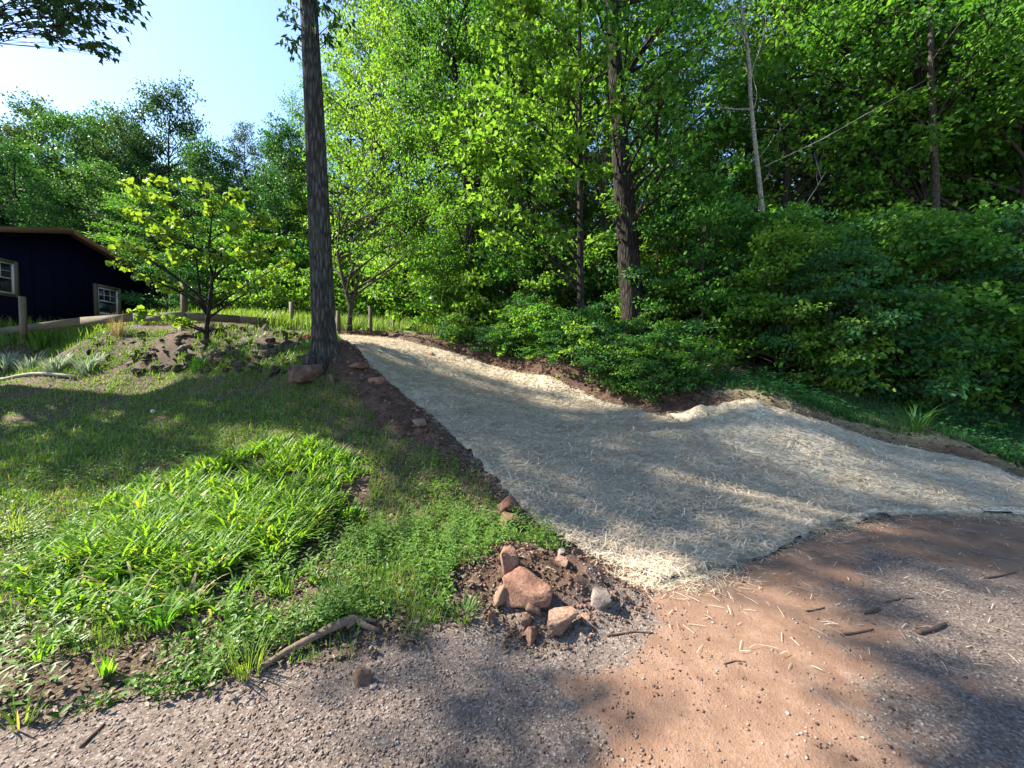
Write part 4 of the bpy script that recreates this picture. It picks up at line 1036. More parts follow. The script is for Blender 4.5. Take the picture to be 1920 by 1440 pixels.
for (u, vt, vb, d, wd) in [(43, 556, 625, 11.6, .11), (345, 528, 612, 10.75, .11), (547, 566, 612, 12.6, .11)]:
    tp, bt = at_depth(u, vt, d), at_depth(u, vb, d)
    G = Geo(); G.box((tp + bt) / 2 - [0, 0, .15] - fl_, (wd, wd, tp[2] - bt[2] + .3))
    o = link('post', G.mesh('post', M['oldwood' if u < 100 else ('postwood' if u < 400 else 'oldwood')]), fence)
# ------------------------------------------------------------------ wire fence with posts at the head of the driveway
p0 = at_depth(695, 632, 12.9)
wf = thing('wire_fence', 'row of dark wooden posts with thin wire at the head of the straw driveway', 'fence', p0); wl_ = np.array(p0); tops = []
for (u, vt, vb, d, r) in [(634, 583, 634, 12.2, .062), (695, 574, 640, 12.9, .058), (737.5, 599, 640, 13.8, .05), (770, 603, 640, 14.6, .035), (806, 598, 640, 15.4, .04)]:
    a, b_ = at_depth(u, vb, d), at_depth(u + (0 if u != 695 else -1), vt, d); a[2] = min(float(H0(a[0], a[1])), a[2]) - .2
    G = Geo(); G.tube(np.array([a, a * .6 + b_ * .4 + [.008, 0, 0], b_]) - wl_, [r * 1.05, r, r * .96], 10); link('post', G.mesh('post', M['postwood'], True), wf); tops.append((a, b_))
for f_ in (.55, .8):
    G = Geo()
    for (a, b_), (c, d) in zip(tops[:-1], tops[1:]):
        G.tube(np.array([a + (b_ - a) * f_, c + (d - c) * f_]) - wl_, .004, 4)
    link('wire', G.mesh('wire', M['wire']), wf)
# small round white marker beyond the posts
p = at_depth(810, 560, 13.2); gz = float(H0(p[0], p[1])) 
mk = thing('marker', 'small round white disc on a thin stake against the bright bushes', 'marker', (p[0], p[1], gz))
G = Geo(); G.tube(np.array([[0, 0, p[2] - gz], [0, .012, p[2] - gz], [0, .02, p[2] - gz]]) , [.085, .085, .07], 20); link('disc', G.mesh('disc', M['whitepaint']), mk)
G = Geo(); G.tube(np.array([[0, .03, -.2], [0, .03, p[2] - gz]]), .008, 6); link('stake', G.mesh('stake', M['wire']), mk)

# ------------------------------------------------------------------ rocks
def rock_mesh(g, name, size, mat, sub=3, cuts=7, rough=.08, flat=0.0):
    bm = bmesh.new()
    P_ = unit(g.normal(0, 1, (cuts + 6, 3))); P_ = np.sign(P_) * np.abs(P_) ** .62; P_[:, 2] = np.maximum(P_[:, 2], -.5)
    for q in P_: bm.verts.new(q)
    bmesh.ops.convex_hull(bm, input=list(bm.verts))
    bmesh.ops.delete(bm, geom=[v for v in bm.verts if not v.link_faces], context='VERTS')
    if sub > 1: bmesh.ops.bevel(bm, geom=list(bm.edges), offset=.07, segments=1, affect='EDGES')
    bmesh.ops.triangulate(bm, faces=list(bm.faces))
    for k in range(sub - 1):
        bmesh.ops.subdivide_edges(bm, edges=list(bm.edges), cuts=1, use_grid_fill=True)
        bmesh.ops.triangulate(bm, faces=list(bm.faces))
    bm.verts.index_update()
    V = np.array([v.co for v in bm.verts]); F = np.array([[v.index for v in f.verts] for f in bm.faces]); bm.free()
    o = g.uniform(0, 50)
    nz = fbm(V[:, 0] * 2.3 + o, V[:, 1] * 2.3 + V[:, 2] * 1.7 + o, int(o)) - .5
    nz2 = fbm(V[:, 0] * 7 + o, V[:, 2] * 7 + V[:, 1] * 5, int(o) + 3) - .5
    V = V * (1 + nz * rough * 2.6 + nz2 * rough * 2.2)[:, None]
    V -= (V.max(0) + V.min(0)) / 2
    V = V / (V.max(0) - V.min(0)) * np.asarray(size)
    V[:, 2] += size[2] * .36
    return mesh_np(name, V, F, mat, False)
g = np.random.default_rng(91)
GR = 'loose rocks by the near corner of the straw'
# picture point of the foot, width and height in picture points, depth factor, material, tilt, label
for (u, v, wp, hp_, dz, mt, rz, dlift, lab) in [
    (980, 1074, 84, 62, .7, 'rock_red', .2, .02, 'blocky reddish rock resting on the largest slab by the blanket corner'),
    (990, 1120, 118, 84, .7, 'rock_red', -.5, -.02, 'largest slab of reddish sandstone in the heap by the blanket corner'),
    (941, 1124, 54, 44, .9, 'rock_tan', .6, 0, 'orange-brown rock at the left foot of the largest slab'),
    (1124, 1130, 48, 42, .9, 'rock_grey', 0, 0, 'rounded grey rock alone on the dark soil right of the heap'),
    (1044, 1192, 78, 66, .8, 'rock_tan', .3, 0, 'pale wedge-shaped rock with a pointed top on the edge of the dirt road'),
    (993, 1202, 34, 42, .8, 'rock_red', 1.1, 0, 'narrow red-brown rock leaning at the left of the pale wedge-shaped rock'),
    (952, 966, 50, 38, .9, 'rock_red', .4, .05, 'reddish rock in the weeds beside the straw edge, upper of a pair'),
    (954, 990, 46, 34, .8, 'rock_red', 2.0, .05, 'light red rock in the weeds beside the straw edge, lower of a pair'),
    (1041, 1030, 17, 22, .9, 'rock_tan', 0, 0, 'small egg-shaped tan stone standing at the back of the little pile by the straw'),
    (1077, 1042, 28, 34, .9, 'rock_tan', .5, 0, 'upright brown stone at the right of the little pile by the straw'),
    (1056, 1040, 24, 24, .9, 'rock_grey', 1.5, 0, 'dark stone wedged in the middle of the little pile by the straw'),
    (1054, 1058, 26, 24, .9, 'rock_tan', 2.5, 0, 'rounded pale orange stone at the front of the little pile by the straw'),
    (1014, 1128, 22, 26, .9, 'rock_red', .3, 0, 'small orange-red stone at the right foot of the largest slab'),
    (920, 1166, 16, 24, .9, 'rock_red', 1, 0, 'tiny reddish stone on the gravel left of the heap'),
    (988, 1172, 24, 18, .9, 'rock_tan', 0, 0, 'small brown stone between the largest slab and the pale wedge-shaped rock'),
    (1000, 1150, 34, 24, .9, 'rock_tan', 1.8, 0, 'crumbly tan stone just above the pale wedge-shaped rock'),
    (675, 1284, 40, 40, .9, 'rock_tan', .7, 0, 'tan rock alone where the weeds meet the gravel below the fallen branch'),
    (699, 1290, 16, 14, .9, 'rock_grey', .7, 0, 'small dark stone beside the lone tan rock below the fallen branch'),
    (1098, 1162, 18, 12, .9, 'rock_tan', .2, 0, 'small pale stone on the dirt right of the pale wedge-shaped rock'),
    (572, 722, 66, 44, .8, 'rock_brown', .2, 0, 'large reddish brown boulder at the foot of the big leaning trunk'),
    (620, 722, 12, 26, .9, 'rock_tan', .2, 0, 'slim tan stone standing upright right of the boulder'),
    (808, 668, 16, 10, .9, 'rock_red', .2, 0, 'small brick-red stone lying on the upper straw'),
    (812, 802, 34, 20, .9, 'rock_red', .4, 0, 'flat pinkish rock on the red soil at the straw edge, lower of three'),
    (785, 800, 36, 18, .9, 'rock_tan', 1.4, 0, 'flat tan rock in the red soil beside the weeds below the boulder'),
    (706, 722, 34, 18, .9, 'rock_red', .4, 0, 'flat pinkish rock at the straw edge near the big trunk'),
    (672, 692, 36, 16, .9, 'rock_red', 2.4, 0, 'dusky flat rock just right of the foot of the big trunk'),
]:
    b = at(u, v); m_ = np.linalg.norm(b - EYE) / 720 * (b[1] / np.linalg.norm(b - EYE)) ; m_ = b[1] / 720
    sx, sz = wp * m_, hp_ * m_ * .82
    me = rock_mesh(g, 'rock', (sx, sx * dz, sz), M[mt], 3, int(g.integers(4, 9)), .05)
    z = float(H(b[0], b[1] + sx * .3))
    if u == 808: z = float(zmat(b[0], b[1]))
    o = link('rock', me, None, (b[0], b[1] + sx * dz * .12, z + dlift - sz * (.27 if sx > .12 else .1)), (g.normal(0, .12), g.normal(0, .12), rz))
    tag(o, lab, 'rock', GR if v > 900 else None)

# stones of the bank: alike pieces, parts of the bank
g = np.random.default_rng(92)
st_m = [rock_mesh(g, 'stone', (1, g.uniform(.5, .9), g.uniform(.1, .32)), M['bank_stone'], 1, 7, .12) for _ in range(14)]
sb = ground['stone_bank']; n = 0
while n < 260:
    u = g.uniform(240, 600) if g.random() < .78 else g.uniform(-20, 300)
    v = g.uniform(612, 700); b = at(u, v); t_ = float(bank_t(b[0], b[1]))
    if not (-.05 < t_ < 1.1) or b[1] > 13: continue
    s = (.11 + .30 * g.random() ** 2) * (1 if u > 330 else .7)
    o = link('stone', st_m[int(g.integers(0, 14))], sb, (b[0], b[1], float(H(b[0], b[1])) + g.uniform(-.02, .05)), (g.normal(.35, .4), g.normal(0, .4), g.uniform(0, 6.28)), (s, s, s * g.uniform(.7, 1.3)))
    n += 1
# bleached log edging below the plants
a, b_ = at(-40, 708), at(142, 712); G = Geo(); md = (a + b_) / 2
pts = np.array([a + (b_ - a) * k for k in np.linspace(0, 1, 8)]); pts[:, 2] = H(pts[:, 0], pts[:, 1]) + .05
G.tube(pts - md, [.045, .05, .052, .047, .048, .045, .04, .03], 9, True, .2)
tag(link('log', G.mesh('log', M['log'], True), None, md), 'bleached log lying along the foot of the planted bank', 'log')
# dark soil heap at the end of the straw
p = at_depth(690, 634, 12.7); z = float(H0(p[0], p[1]))
tag(link('soil_heap', rock_mesh(g, 'soil_heap', (1.5, .9, .38), M['ground'], 4, 30, .16), None, (p[0], p[1], z - .06)), 'low heap of dark soil at the upper end of the straw beside the posts', 'soil heap')

# ------------------------------------------------------------------ branch and twigs
def twig(name, pts, rad, mat, label, cat, forks=(), sides=6):
    P0 = [at(u, v) for u, v in pts]; c = np.array(P0[len(P0) // 2]); rad = np.array(rad)
    W_ = np.array(P0); W_[:, 2] = H(W_[:, 0], W_[:, 1]) + rad * .8
    if name == 'fallen_branch': W_[1:-1, 2] += np.array([.01, .03, .05, .03])[:len(W_) - 2]
    G = Geo()
    tt = np.linspace(0, len(W_) - 1, len(W_) * 4); W2_ = np.stack([np.interp(tt, np.arange(len(W_)), W_[:, k]) for k in range(3)], 1)
    r2 = np.interp(tt, np.arange(len(W_)), rad) * (1 + .25 * (vnoise(tt * 2.1, tt * 0, 7) - .5))
    W2_[:, :2] += (np.stack([vnoise(tt * 1.3, tt * 0, 3), vnoise(tt * 1.3, tt * 0, 4)], 1) - .5) * rad.max() * 1.2
    G.tube(W2_ - c, r2, sides, True, .25)
    for fp, fr_ in forks:
        Q = np.array([at(u, v) for u, v in fp]); Q[:, 2] = H(Q[:, 0], Q[:, 1]) + np.linspace(.05, .02, len(Q)); G.tube(Q - c, np.linspace(fr_, fr_ * .5, len(Q)), 5)
    tag(link(name, G.mesh(name, mat, True), None, c), label, cat)
twig('fallen_branch', [(484, 1262), (535, 1230), (592, 1208), (640, 1192), (668, 1176), (712, 1186)], [.016, .019, .022, .026, .023, .014], M['branch'], 'crooked dead branch lying in the weeds beside the gravel', 'branch',
     [([(650, 1190), (672, 1172), (705, 1170)], .022), ([(590, 1208), (570, 1200), (556, 1200)], .012)], 9)
TW = 'dark twigs lying on the dirt road'
for k, (pts, r, lab) in enumerate([
    ([(1578, 1192), (1605, 1188), (1637, 1182)], .008, 'straight dark twig on the dirt right of the bright patches of sun'),
    ([(1722, 1190), (1745, 1184), (1772, 1172)], .014, 'thickest dark twig on the dirt where the right-hand gravel begins'),
    ([(1618, 1152), (1640, 1148), (1648, 1142)], .011, 'short stubby twig on the dirt above the straight dark twig'),
    ([(1512, 1148), (1530, 1145), (1546, 1140)], .006, 'short thin twig on the dirt nearest the straw front'),
    ([(1138, 1194), (1165, 1190), (1190, 1186), (1225, 1188)], .007, 'crooked root on the reddish dirt right of the pale wedge-shaped rock'),
    ([(1358, 1246), (1378, 1240), (1398, 1242)], .004, 'thin bent twig between the two bright patches of sun on the dirt'),
    ([(1022, 1118), (1050, 1102), (1072, 1092)], .006, 'thin grey twig on the dark soil right of the largest slab'),
    ([(1240, 790), (1262, 792), (1268, 796)], .01, 'dark scrap of root on the straw at the seam'),
    ([(1290, 808), (1330, 820), (1392, 840)], .011, 'long thin brown stick lying along the seam of the straw'),
    ([(1850, 1085), (1880, 1080), (1905, 1074)], .007, 'forked scrap of twig on the sunny dirt at the right margin'),
    ([(1662, 1130), (1690, 1124), (1712, 1122)], .006, 'slender twig on the dirt just above the thickest dark twig'),
    ([(150, 1405), (170, 1385), (195, 1360)], .008, 'weathered stick on the gravel at the lower left'),
]):
    twig('twig', pts, [r, r * .9, r * .7, r * .6][:len(pts)] if len(pts) > 2 else [r, r * .7], M['twig'], lab, 'twig')

# ------------------------------------------------------------------ loose gravel and clods
OCT = np.array([[1, 0, 0], [-1, 0, 0], [0, 1, 0], [0, -1, 0], [0, 0, 1], [0, 0, -1]], float)
OCF = np.array([[0, 2, 4], [2, 1, 4], [1, 3, 4], [3, 0, 4], [2, 0, 5], [1, 2, 5], [3, 1, 5], [0, 3, 5]])
def lumps(x, y, z, s, g, mat, name, flat=.6):
    n = len(x)
    V = OCT[None] * (0.7 + 0.6 * g.random((n, 6, 3))) + g.normal(0, .16, (n, 6, 3))
    a = g.random(n) * 6.283; ca, sa = np.cos(a), np.sin(a)
    V = V * s[:, None, None] * np.array([1, .8, flat])
    V = np.stack([V[..., 0] * ca[:, None] - V[..., 1] * sa[:, None], V[..., 0] * sa[:, None] + V[..., 1] * ca[:, None], V[..., 2]], -1)
    V += np.stack([x, y, z + s * flat * .3], -1)[:, None]
    F = (OCF[None] + (np.arange(n) * 6)[:, None, None]).reshape(-1, 3)
    return tag(link(name, mesh_np(name, V.reshape(-1, 3), F, mat)), kind='stuff')
x, y, g = scatter(90000, 1.5, 6.5, -55, 57, 101, .8)
k = (y < YROAD(x) + .3) & (g.random(len(x)) < np.clip(gravel_w(x, y) * .75 + .05, 0, 1) * zones(x, y)[0] ** .5)
x, y = x[k], y[k]
lumps(x, y, H(x, y), (.0028 + .0085 * g.random(len(x)) ** 3.2) * np.clip(.8 + .12 * np.hypot(x, y), 1, 1.6), g, M['pebble'], 'gravel', .55)
x, y, g = scatter(60000, 2.2, 14, -45, 58, 102, .8)
zr_, zs_, zl_, zf_, dl, dr = zones(x, y)
k = (zs_ > .45) & ~in_poly(x, y, poly_l) & ~in_poly(x, y, poly_r) & ((dl > 0.0) | (dr > 0.02) | (y < YROAD(x))) & (g.random(len(x)) < np.where(dr > 0, .3, .8))
x, y = x[k], y[k]
lumps(x, y, H(x, y), .005 + .05 * g.random(len(x)) ** 3.5 * np.clip(y / 7, .4, 1.3), g, M['clod'], 'soil_clods', .7)

x, y, g = scatter(9000, 1.5, 6, -40, 57, 103, .9)
k = (y < YROAD(x) - .02) & (fbm(x * 2, y * 2, 104) > .44); x, y = x[k], y[k]
lumps(x, y, H(x, y), .0025 + .011 * g.random(len(x)) ** 4, g, M['clod'], 'dirt_crumbs', .5)
# ------------------------------------------------------------------ grass, weeds, lilies
def dist(x, y): return np.hypot(x, y)
def lily_w(x, y): return in_poly(x, y, LILY)
lawn_ok = lambda x, y: (zones(x, y)[2] > .45) & (x < XL(y) - .02) & (y < 13.5)
_ba, _bb = at(470, 1275)[:2], at(725, 1195)[:2]
def clear_of_branch(x, y):
    t = np.clip(((x - _ba[0]) * (_bb[0] - _ba[0]) + (y - _ba[1]) * (_bb[1] - _ba[1])) / ((_bb - _ba) ** 2).sum(), 0, 1)
    return np.hypot(x - _ba[0] - t * (_bb[0] - _ba[0]), y - _ba[1] - t * (_bb[1] - _ba[1])) > .15
# turf
x, y, g = scatter(270000, 1.9, 19, -57, 8, 111, .9)
k = lawn_ok(x, y) & ~lily_w(x, y); x, y = x[k], y[k]
bt = bank_t(x, y)
dens = np.where(bt > .05, .03, .9) * smooth(.36, .64, fbm(x * 1.6, y * 1.6, 113) + .22 * smooth(2.2, 4.6, y)) 
dl = (XL(y) - x)
dens *= np.clip(.12 + dl * .38, 0, 1)
k = g.random(len(x)) < dens; x, y, bt = x[k], y[k], bt[k]
n = len(x); tall = fbm(x * .9, y * .9, 115)
L = (.025 + .07 * g.random(n) ** 1.6) * (.6 + .9 * tall); L = np.where(g.random(n) < .05, L * 2.2, L)
v, f = straps(np.c_[x, y, H(x, y) - .005], g.random(n) * 6.283, L, (.0032 + .0011 * dist(x, y)) * (.7 + .6 * g.random(n)), g.uniform(.05, .5, n), g.uniform(.5, 1.7, n), 2)
tag(link('lawn_grass', mesh_np('lawn_grass', v, f, M['grass'])), kind='stuff')
# low broad-leaved weeds and clover
x, y, g = scatter(120000, 1.7, 12, -56, 10, 121, .95)
k = clear_of_branch(x, y) & (zones(x, y)[2] > .3) & (x < XL(y) + .01) & ~lily_w(x, y) & (bank_t(x, y) < .3); x, y = x[k], y[k]
k = g.random(len(x)) < smooth(.40, .66, fbm(x * 1.9, y * 1.9, 122)) * np.where((x > -2.0) & (y > 2.4), .45, np.where((x < -2.0) & (y < 3.0), .5, .8)); x, y = x[k], y[k]; n = len(x)
a = g.random(n) * 6.283; el = g.uniform(-.1, .9, n)
tip = np.stack([np.cos(a) * np.cos(el), np.sin(a) * np.cos(el), np.sin(el)], 1)
L = (.018 + .035 * g.random(n) ** 2) * np.clip(.8 + .06 * dist(x, y), 1, 1.6)
v, f = leaf_geo(np.c_[x, y, H(x, y) + g.random(n) ** 2 * .07], tip, unit(np.c_[g.normal(0, .4, (n, 2)), np.ones(n)]), L, L * g.uniform(.35, .7, n), 'diamond')
tag(link('weeds', mesh_np('weeds', v, f, M['weed'])), kind='stuff')
# taller leafy weeds between the lilies and the straw
x, y, g = scatter(4600, 1.8, 8.5, -56, 8, 123, .9)
k = clear_of_branch(x, y) & (zones(x, y)[2] > .4) & (x < XL(y) - .08) & (~lily_w(x, y) | (g.random(len(x)) < .5)) & (fbm(x * 1.5, y * 1.5, 124) > .45) & (g.random(len(x)) < np.where(y > 5, .5, np.where((x < -2.0) & (y < 3.2), .4, 1))); x, y = x[k], y[k]
PV, PT, PN, PL = [], [], [], []
for xx, yy in zip(x, y):
    h = g.uniform(.08, .26); m_ = int(h / .02); z = float(H(xx, yy)); lean = g.normal(0, .2, 2)
    t_ = np.linspace(.15, 1, m_); a = np.arange(m_) * 2.4 + g.random() * 6
    PV.append(np.c_[xx + lean[0] * h * t_, yy + lean[1] * h * t_, z + h * t_]); PT.append(np.c_[np.cos(a), np.sin(a), np.full(m_, .35)]); PN.append(np.c_[-np.cos(a) * .3, -np.sin(a) * .3, np.ones(m_)]); PL.append((.05 + .03 * g.random(m_)) * (1.15 - .6 * t_))
PL = np.concatenate(PL); v, f = leaf_geo(np.vstack(PV), np.vstack(PT), unit(np.vstack(PN)), PL, PL * .34, 'diamond')
tag(link('leafy_weeds', mesh_np('leafy_weeds', v, f, M['weed'])), kind='stuff')

# dead leaves and bits among the weeds
x, y, g = scatter(40000, 1.7, 19, -57, 6, 125, .95)
zq = zones(x, y); k = ((zq[2] > .25) | ((zq[1] > .4) & (zq[4] > .02))) & (x < XL(y) + .02); x, y = x[k], y[k]
k = g.random(len(x)) < np.where((y < 3.6) | (x > -2.2), .9, .35) + .5 * (bank_t(x, y) > 0); x, y = x[k], y[k]; n = len(x)
a = g.random(n) * 6.283; L = (.015 + .045 * g.random(n) ** 2) * np.clip(.8 + .06 * dist(x, y), 1, 1.5)
v, f = leaf_geo(np.c_[x, y, H(x, y) + .004 + .012 * g.random(n)], np.c_[np.cos(a), np.sin(a), g.normal(0, .2, n)], unit(np.c_[g.normal(0, .3, (n, 2)), np.ones(n)]), L, L * g.uniform(.2, .7, n), 'diamond', .25)
tag(link('lawn_litter', mesh_np('lawn_litter', v, f, M['bits'])), kind='stuff')
# daylily patch: broad arching straps
STRAP = np.array([.55, .9, 1.0, .85, .5, .06])
def clump(cx, cy, n, g, lmin, lmax, wid, spread=.05, a1=(1.1, 2.1)):
    a = g.random(n) * 6.283; r = spread * g.random(n) ** .5
    bx, by = cx + r * np.cos(a), cy + r * np.sin(a)
    L = g.uniform(lmin, lmax, n)
    return straps(np.c_[bx, by, H(bx, by) - .01], a + g.normal(0, .4, n), L, wid * g.uniform(.7, 1.15, n), g.uniform(.02, .45, n), g.uniform(*a1, n), 5, STRAP)
g = np.random.default_rng(131)
x, y, _ = scatter(5200, 2.2, 6.5, -56, 0, 132, .75)
sx_, sy_ = x + (fbm(x * 2.2, y * 2.2, 133) - .5) * .9, y + (fbm(x * 2.2, y * 2.2, 134) - .5) * .9
k = ((lily_w(sx_, sy_) & lily_w(x + .25, y)) | (lily_w(x - .15, y + .1) & (g.random(len(x)) < .1))) & (fbm(x * 2.4, y * 2.4, 135) > .38); x, y = x[k][:1250], y[k][:1250]
VV, FF, off = [], [], 0
for xx, yy in zip(x, y):
    edge = np.clip(np.min(np.hypot(LILY[:, 0] - xx, LILY[:, 1] - yy)) / .5, .45, 1)
    hh = edge * g.uniform(.65, 1.15) * (.7 + .6 * float(fbm(xx * 1.9, yy * 1.9, 136)))
    v, f = clump(xx, yy, int(g.integers(9, 16)), g, .15 * hh, .38 * hh, .021)
    VV.append(v); FF.append(f + off); off += len(v)
q_ = g.integers(0, len(x), 130); dv, df, doff = [], [], 0
for xx, yy in zip(x[q_], y[q_]):
    v, f = clump(xx, yy, 2, g, .12, .32, .016, .05, (1.2, 2.3)); dv.append(v); df.append(f + doff); doff += len(v)
tag(link('dead_blades', mesh_np('dead_blades', np.vstack(dv), np.vstack(df), M['dry'])), kind='stuff')
tag(link('daylily_leaves', mesh_np('daylily_leaves', np.vstack(VV), np.vstack(FF), M['lily'])), kind='stuff')
# separate clumps
def plant(name, u, v, n, lmin, lmax, wid, mat, label, cat='plant', spread=.05, a1=(1.0, 2.0), group=None, seed=0):
    g = np.random.default_rng(1000 + seed); b = at(u, v)
    vv, ff = clump(b[0], b[1], n, g, lmin, lmax, wid, spread, a1)
    o = link(name, mesh_np(name, vv - b, ff, M[mat]), None, b); tag(o, label, cat, group); return o
plant('daylily', 300, 1178, 30, .12, .26, .02, 'lily', 'single bright daylily clump at the front of the green patch', spread=.06, seed=1)
plant('daylily', 440, 1120, 16, .12, .24, .018, 'lily', 'daylily clump leaning out at the right front of the green patch', seed=2)
plant('daylily', 455, 1150, 12, .08, .18, .015, 'lily', 'small upright daylily clump between the patch and the fallen branch', seed=3, a1=(.4, 1.4))
plant('grass_tuft', 465, 1262, 70, .10, .27, .006, 'grass', 'tall green grass tuft at the lower end of the fallen branch', 'grass tuft', .07, (.2, 1.1), seed=4)
plant('grass_tuft', 868, 1158, 110, .07, .16, .005, 'grass', 'round tuft of fine grass left of the rock heap', 'grass tuft', .07, (.6, 1.8), seed=5)
plant('grass_tuft', 530, 1120, 40, .10, .2, .008, 'lily', 'bright yellow-green grass tuft right of the daylily patch', 'grass tuft', .05, (.1, .9), seed=6)
plant('grass_tuft', 200, 1262, 16, .06, .13, .013, 'lily', 'yellow-green seedling tuft on the bare ground at lower left', 'grass tuft', .03, (.1, .9), seed=7)
plant('grass_tuft', 75, 1235, 26, .08, .2, .010, 'lily', 'small leafy tuft near the left margin below the daylilies', 'grass tuft', .06, (.4, 1.4), seed=8)
plant('grass_tuft', 45, 1360, 18, .06, .16, .009, 'grass', 'small pale tuft on the gravel in the lower left corner', 'grass tuft', .04, (.3, 1.2), seed=9)
plant('grass_tuft', 20, 1010, 60, .2, .5, .006, 'grass', 'long pale arching grass at the left margin beside the daylilies', 'grass tuft', .12, (1.2, 2.2), seed=10)
plant('grass_tuft', 1718, 806, 60, .25, .6, .016, 'deep', 'dark arching grass clump at the edge of the woods on the right', 'grass tuft', .1, (.8, 1.9), seed=11)
# plants on the bank
plant('garden_plant', 75, 652, 130, .35, .75, .05, 'weed', 'bushy green clump of upright leaves in front of the timber board', spread=.25, a1=(.2, 1.2), seed=12)
plant('garden_plant', 105, 694, 150, .2, .5, .028, 'silver', 'grey-green clump on the bank above the log, left of its twin', spread=.2, a1=(.5, 1.5), seed=13)
plant('garden_plant', 165, 694, 120, .2, .45, .028, 'silver', 'grey-green clump at the right end of the row above the log', spread=.2, a1=(.5, 1.5), seed=14)
plant('garden_plant', 10, 690, 150, .25, .55, .028, 'silver', 'grey-green clump cut by the left margin above the log', spread=.3, a1=(.5, 1.5), seed=15)
plant('garden_plant', 60, 690, 130, .2, .5, .026, 'silver', 'grey-green clump second from the left margin above the log', spread=.25, a1=(.5, 1.5), seed=18)
plant('garden_plant', 373, 694, 120, .18, .4, .018, 'weed', 'dark tufted plant at the foot of the stony bank below the round-leaved tree', spread=.16, a1=(.4, 1.4), seed=16)
plant('dry_grass', 222, 628, 70, .35, .75, .010, 'dry', 'tan dry grass clump standing before the timber board', 'grass', .12, (.1, .8), seed=17)
plant('garden_plant', 6, 650, 14, .5, .9, .05, 'weed', 'long arching pale leaves before the house at the left margin', spread=.1, a1=(1.0, 1.8), seed=19)
plant('red_plant', 578, 634, 70, .08, .22, .03, 'redleaf', 'dark red leafy plant at the top of the bank beside the big trunk', spread=.25, a1=(.6, 1.6), seed=20)
# weeds over the bank
x, y, g = scatter(90000, 8.5, 20, -57, -24, 141, 1)
bt = bank_t(x, y); k = (bt > -.05) & (bt < 1.15) & (g.random(len(x)) < smooth(.35, .55, fbm(x * 1.4, y * 1.4, 143)) * np.where(x < -8, .55, .25)); x, y = x[k], y[k]; n = len(x)
v, f = straps(np.c_[x, y, H(x, y)], g.random(n) * 6.283, g.uniform(.05, .22, n), .012 + .012 * g.random(n), g.uniform(.1, .6, n), g.uniform(.6, 1.6, n), 2)
tag(link('bank_weeds', mesh_np('bank_weeds', v, f, M['weed'])), kind='stuff')
# dandelion clock
p = at(285, 790); h = .18
t = thing('dandelion', 'white dandelion seed head in the shaded lawn', 'flower', (p[0], p[1], float(H(p[0], p[1]))))
G = Geo(); G.tube(np.array([[0, 0, 0], [.01, 0, h * .6], [.015, 0, h]]), .004, 5); link('stalk', G.mesh('stalk', M['grass']), t)
d = unit(np.random.default_rng(3).normal(0, 1, (160, 3))); v, f = leaf_geo(np.array([.015, 0, h]) + d * .008, d, unit(np.cross(d, [.3, .5, .8])), .026, .008, 'diamond'); link('seed_head', mesh_np('seed_head', v, f, M['white']), t)

# ------------------------------------------------------------------ woodland floor
x, y, g = scatter(110000, 5.0, 17, -14, 57, 151, .9)
dr = (x - XR(y)) * .75; k = (dr > .1) & (y > YROAD(x) + .1); x, y, dr = x[k], y[k], dr[k]; n = len(x)
a = g.random(n) * 6.283; L = .03 + .06 * g.random(n)
v, f = leaf_geo(np.c_[x, y, H(x, y) + .012 * g.random(n)], np.c_[np.cos(a), np.sin(a), g.normal(0, .25, n)], unit(np.c_[g.normal(0, .35, (n, 2)), np.ones(n)]), L, L * .6, 'diamond', .3)
kk = np.repeat((g.random(n) < np.where(y < 6.6, .35, .8)), 2)
tag(link('fallen_leaves', mesh_np('fallen_leaves', v, f[kk], M['litter'])), kind='stuff')
x, y, g = scatter(15000, 5.0, 15, -8, 57, 152, .9)
dr = (x - XR(y)) * .75; k = (dr > .18) & (g.random(len(x)) < smooth(.4, .6, fbm(x * 1.1, y * 1.1, 153)) * smooth(.1, .8, dr)) & (y > YROAD(x) + .15); x, y = x[k], y[k]
n = len(x); m_ = 7
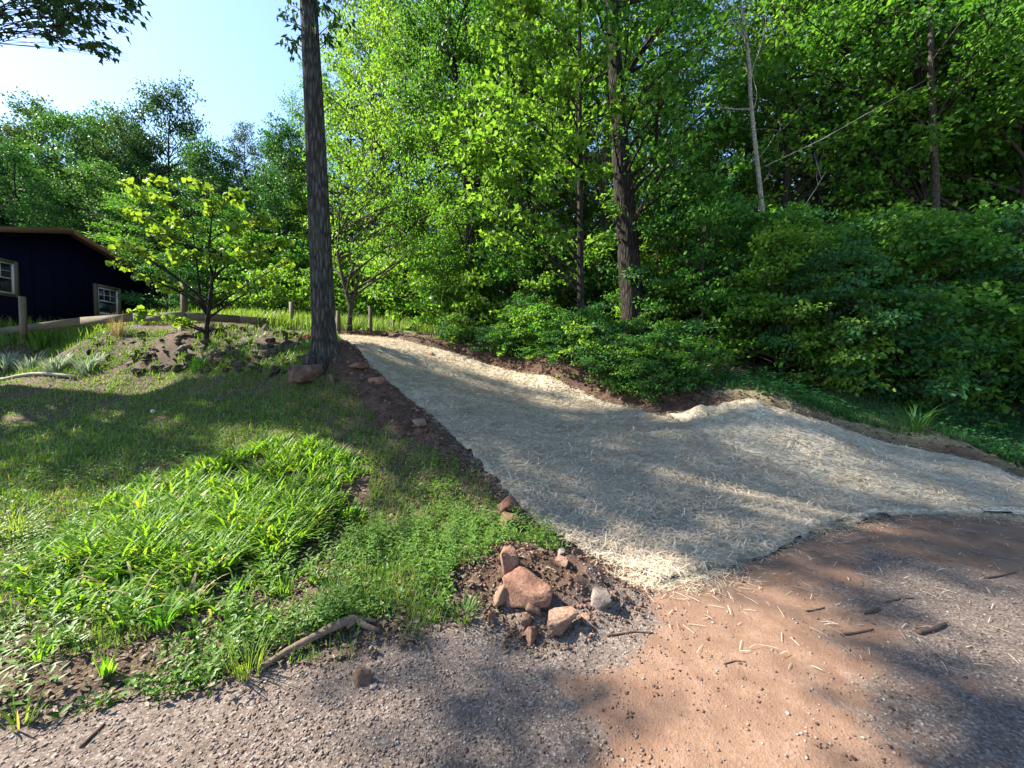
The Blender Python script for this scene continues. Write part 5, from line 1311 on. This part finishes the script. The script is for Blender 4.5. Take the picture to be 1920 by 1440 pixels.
base = np.repeat(np.c_[x, y, H(x, y)], m_, 0); a = g.random(n * m_) * 6.283; hh = np.repeat(g.uniform(.04, .3, n), m_) * g.uniform(.4, 1, n * m_)
rr = g.uniform(.02, .12, n * m_); pos = base + np.c_[np.cos(a) * rr, np.sin(a) * rr, hh]; L = g.uniform(.04, .10, n * m_)
v, f = leaf_geo(pos, np.c_[np.cos(a), np.sin(a), g.normal(0, .3, n * m_)], unit(np.c_[g.normal(0, .35, (n * m_, 2)), np.ones(n * m_)]), L, L * .6, 'diamond')
tag(link('woodland_plants', mesh_np('woodland_plants', v, f, M['shade'])), kind='stuff')
x, y, g = scatter(30000, 4.4, 11, 25, 57, 154, 1)
dr = (x - XR(y)) * .75; k = (dr > .4) & (y < 7.8) & (y > YROAD(x) + .1); x, y = x[k], y[k]; n = len(x)
v, f = straps(np.c_[x, y, H(x, y)], g.random(n) * 6.283, g.uniform(.05, .2, n), .008 + .006 * g.random(n), g.uniform(.05, .5, n), g.uniform(.5, 1.6, n), 2)
tag(link('verge_grass', mesh_np('verge_grass', v, f, M['deep'])), kind='stuff')
# meadow beyond the posts and the grass behind the fence
x, y, g = scatter(40000, 12, 26, -60, -2, 155, 1)
k = (y > 11.8) & ((x < XL(y) - .1) | (y > 13.2)); x, y = x[k], y[k]; n = len(x)
v, f = straps(np.c_[x, y, H(x, y)], g.random(n) * 6.283, g.uniform(.15, .55, n), .02 + .02 * g.random(n), g.uniform(.05, .4, n), g.uniform(.3, 1.3, n), 2)
tag(link('meadow_grass', mesh_np('meadow_grass', v, f, M['grass'])), kind='stuff')
# far wood on the hill: one mass
x, y, g = scatter(170000, 38, 75, -62, 62, 156, .5)
n = len(x); zz = H0(x, y) + 11 * g.random(n) ** .8 * (.4 + fbm(x * .12, y * .12, 157))
d = unit(g.normal(0, 1, (n, 3))); v, f = leaf_geo(np.c_[x, y, zz], d, unit(g.normal(0, 1, (n, 3)) + [0, 0, .6]), g.uniform(.28, .6, n), g.uniform(.2, .4, n), 'diamond')
tag(link('far_woods', mesh_np('far_woods', v, f, M['oak'])), kind='stuff')
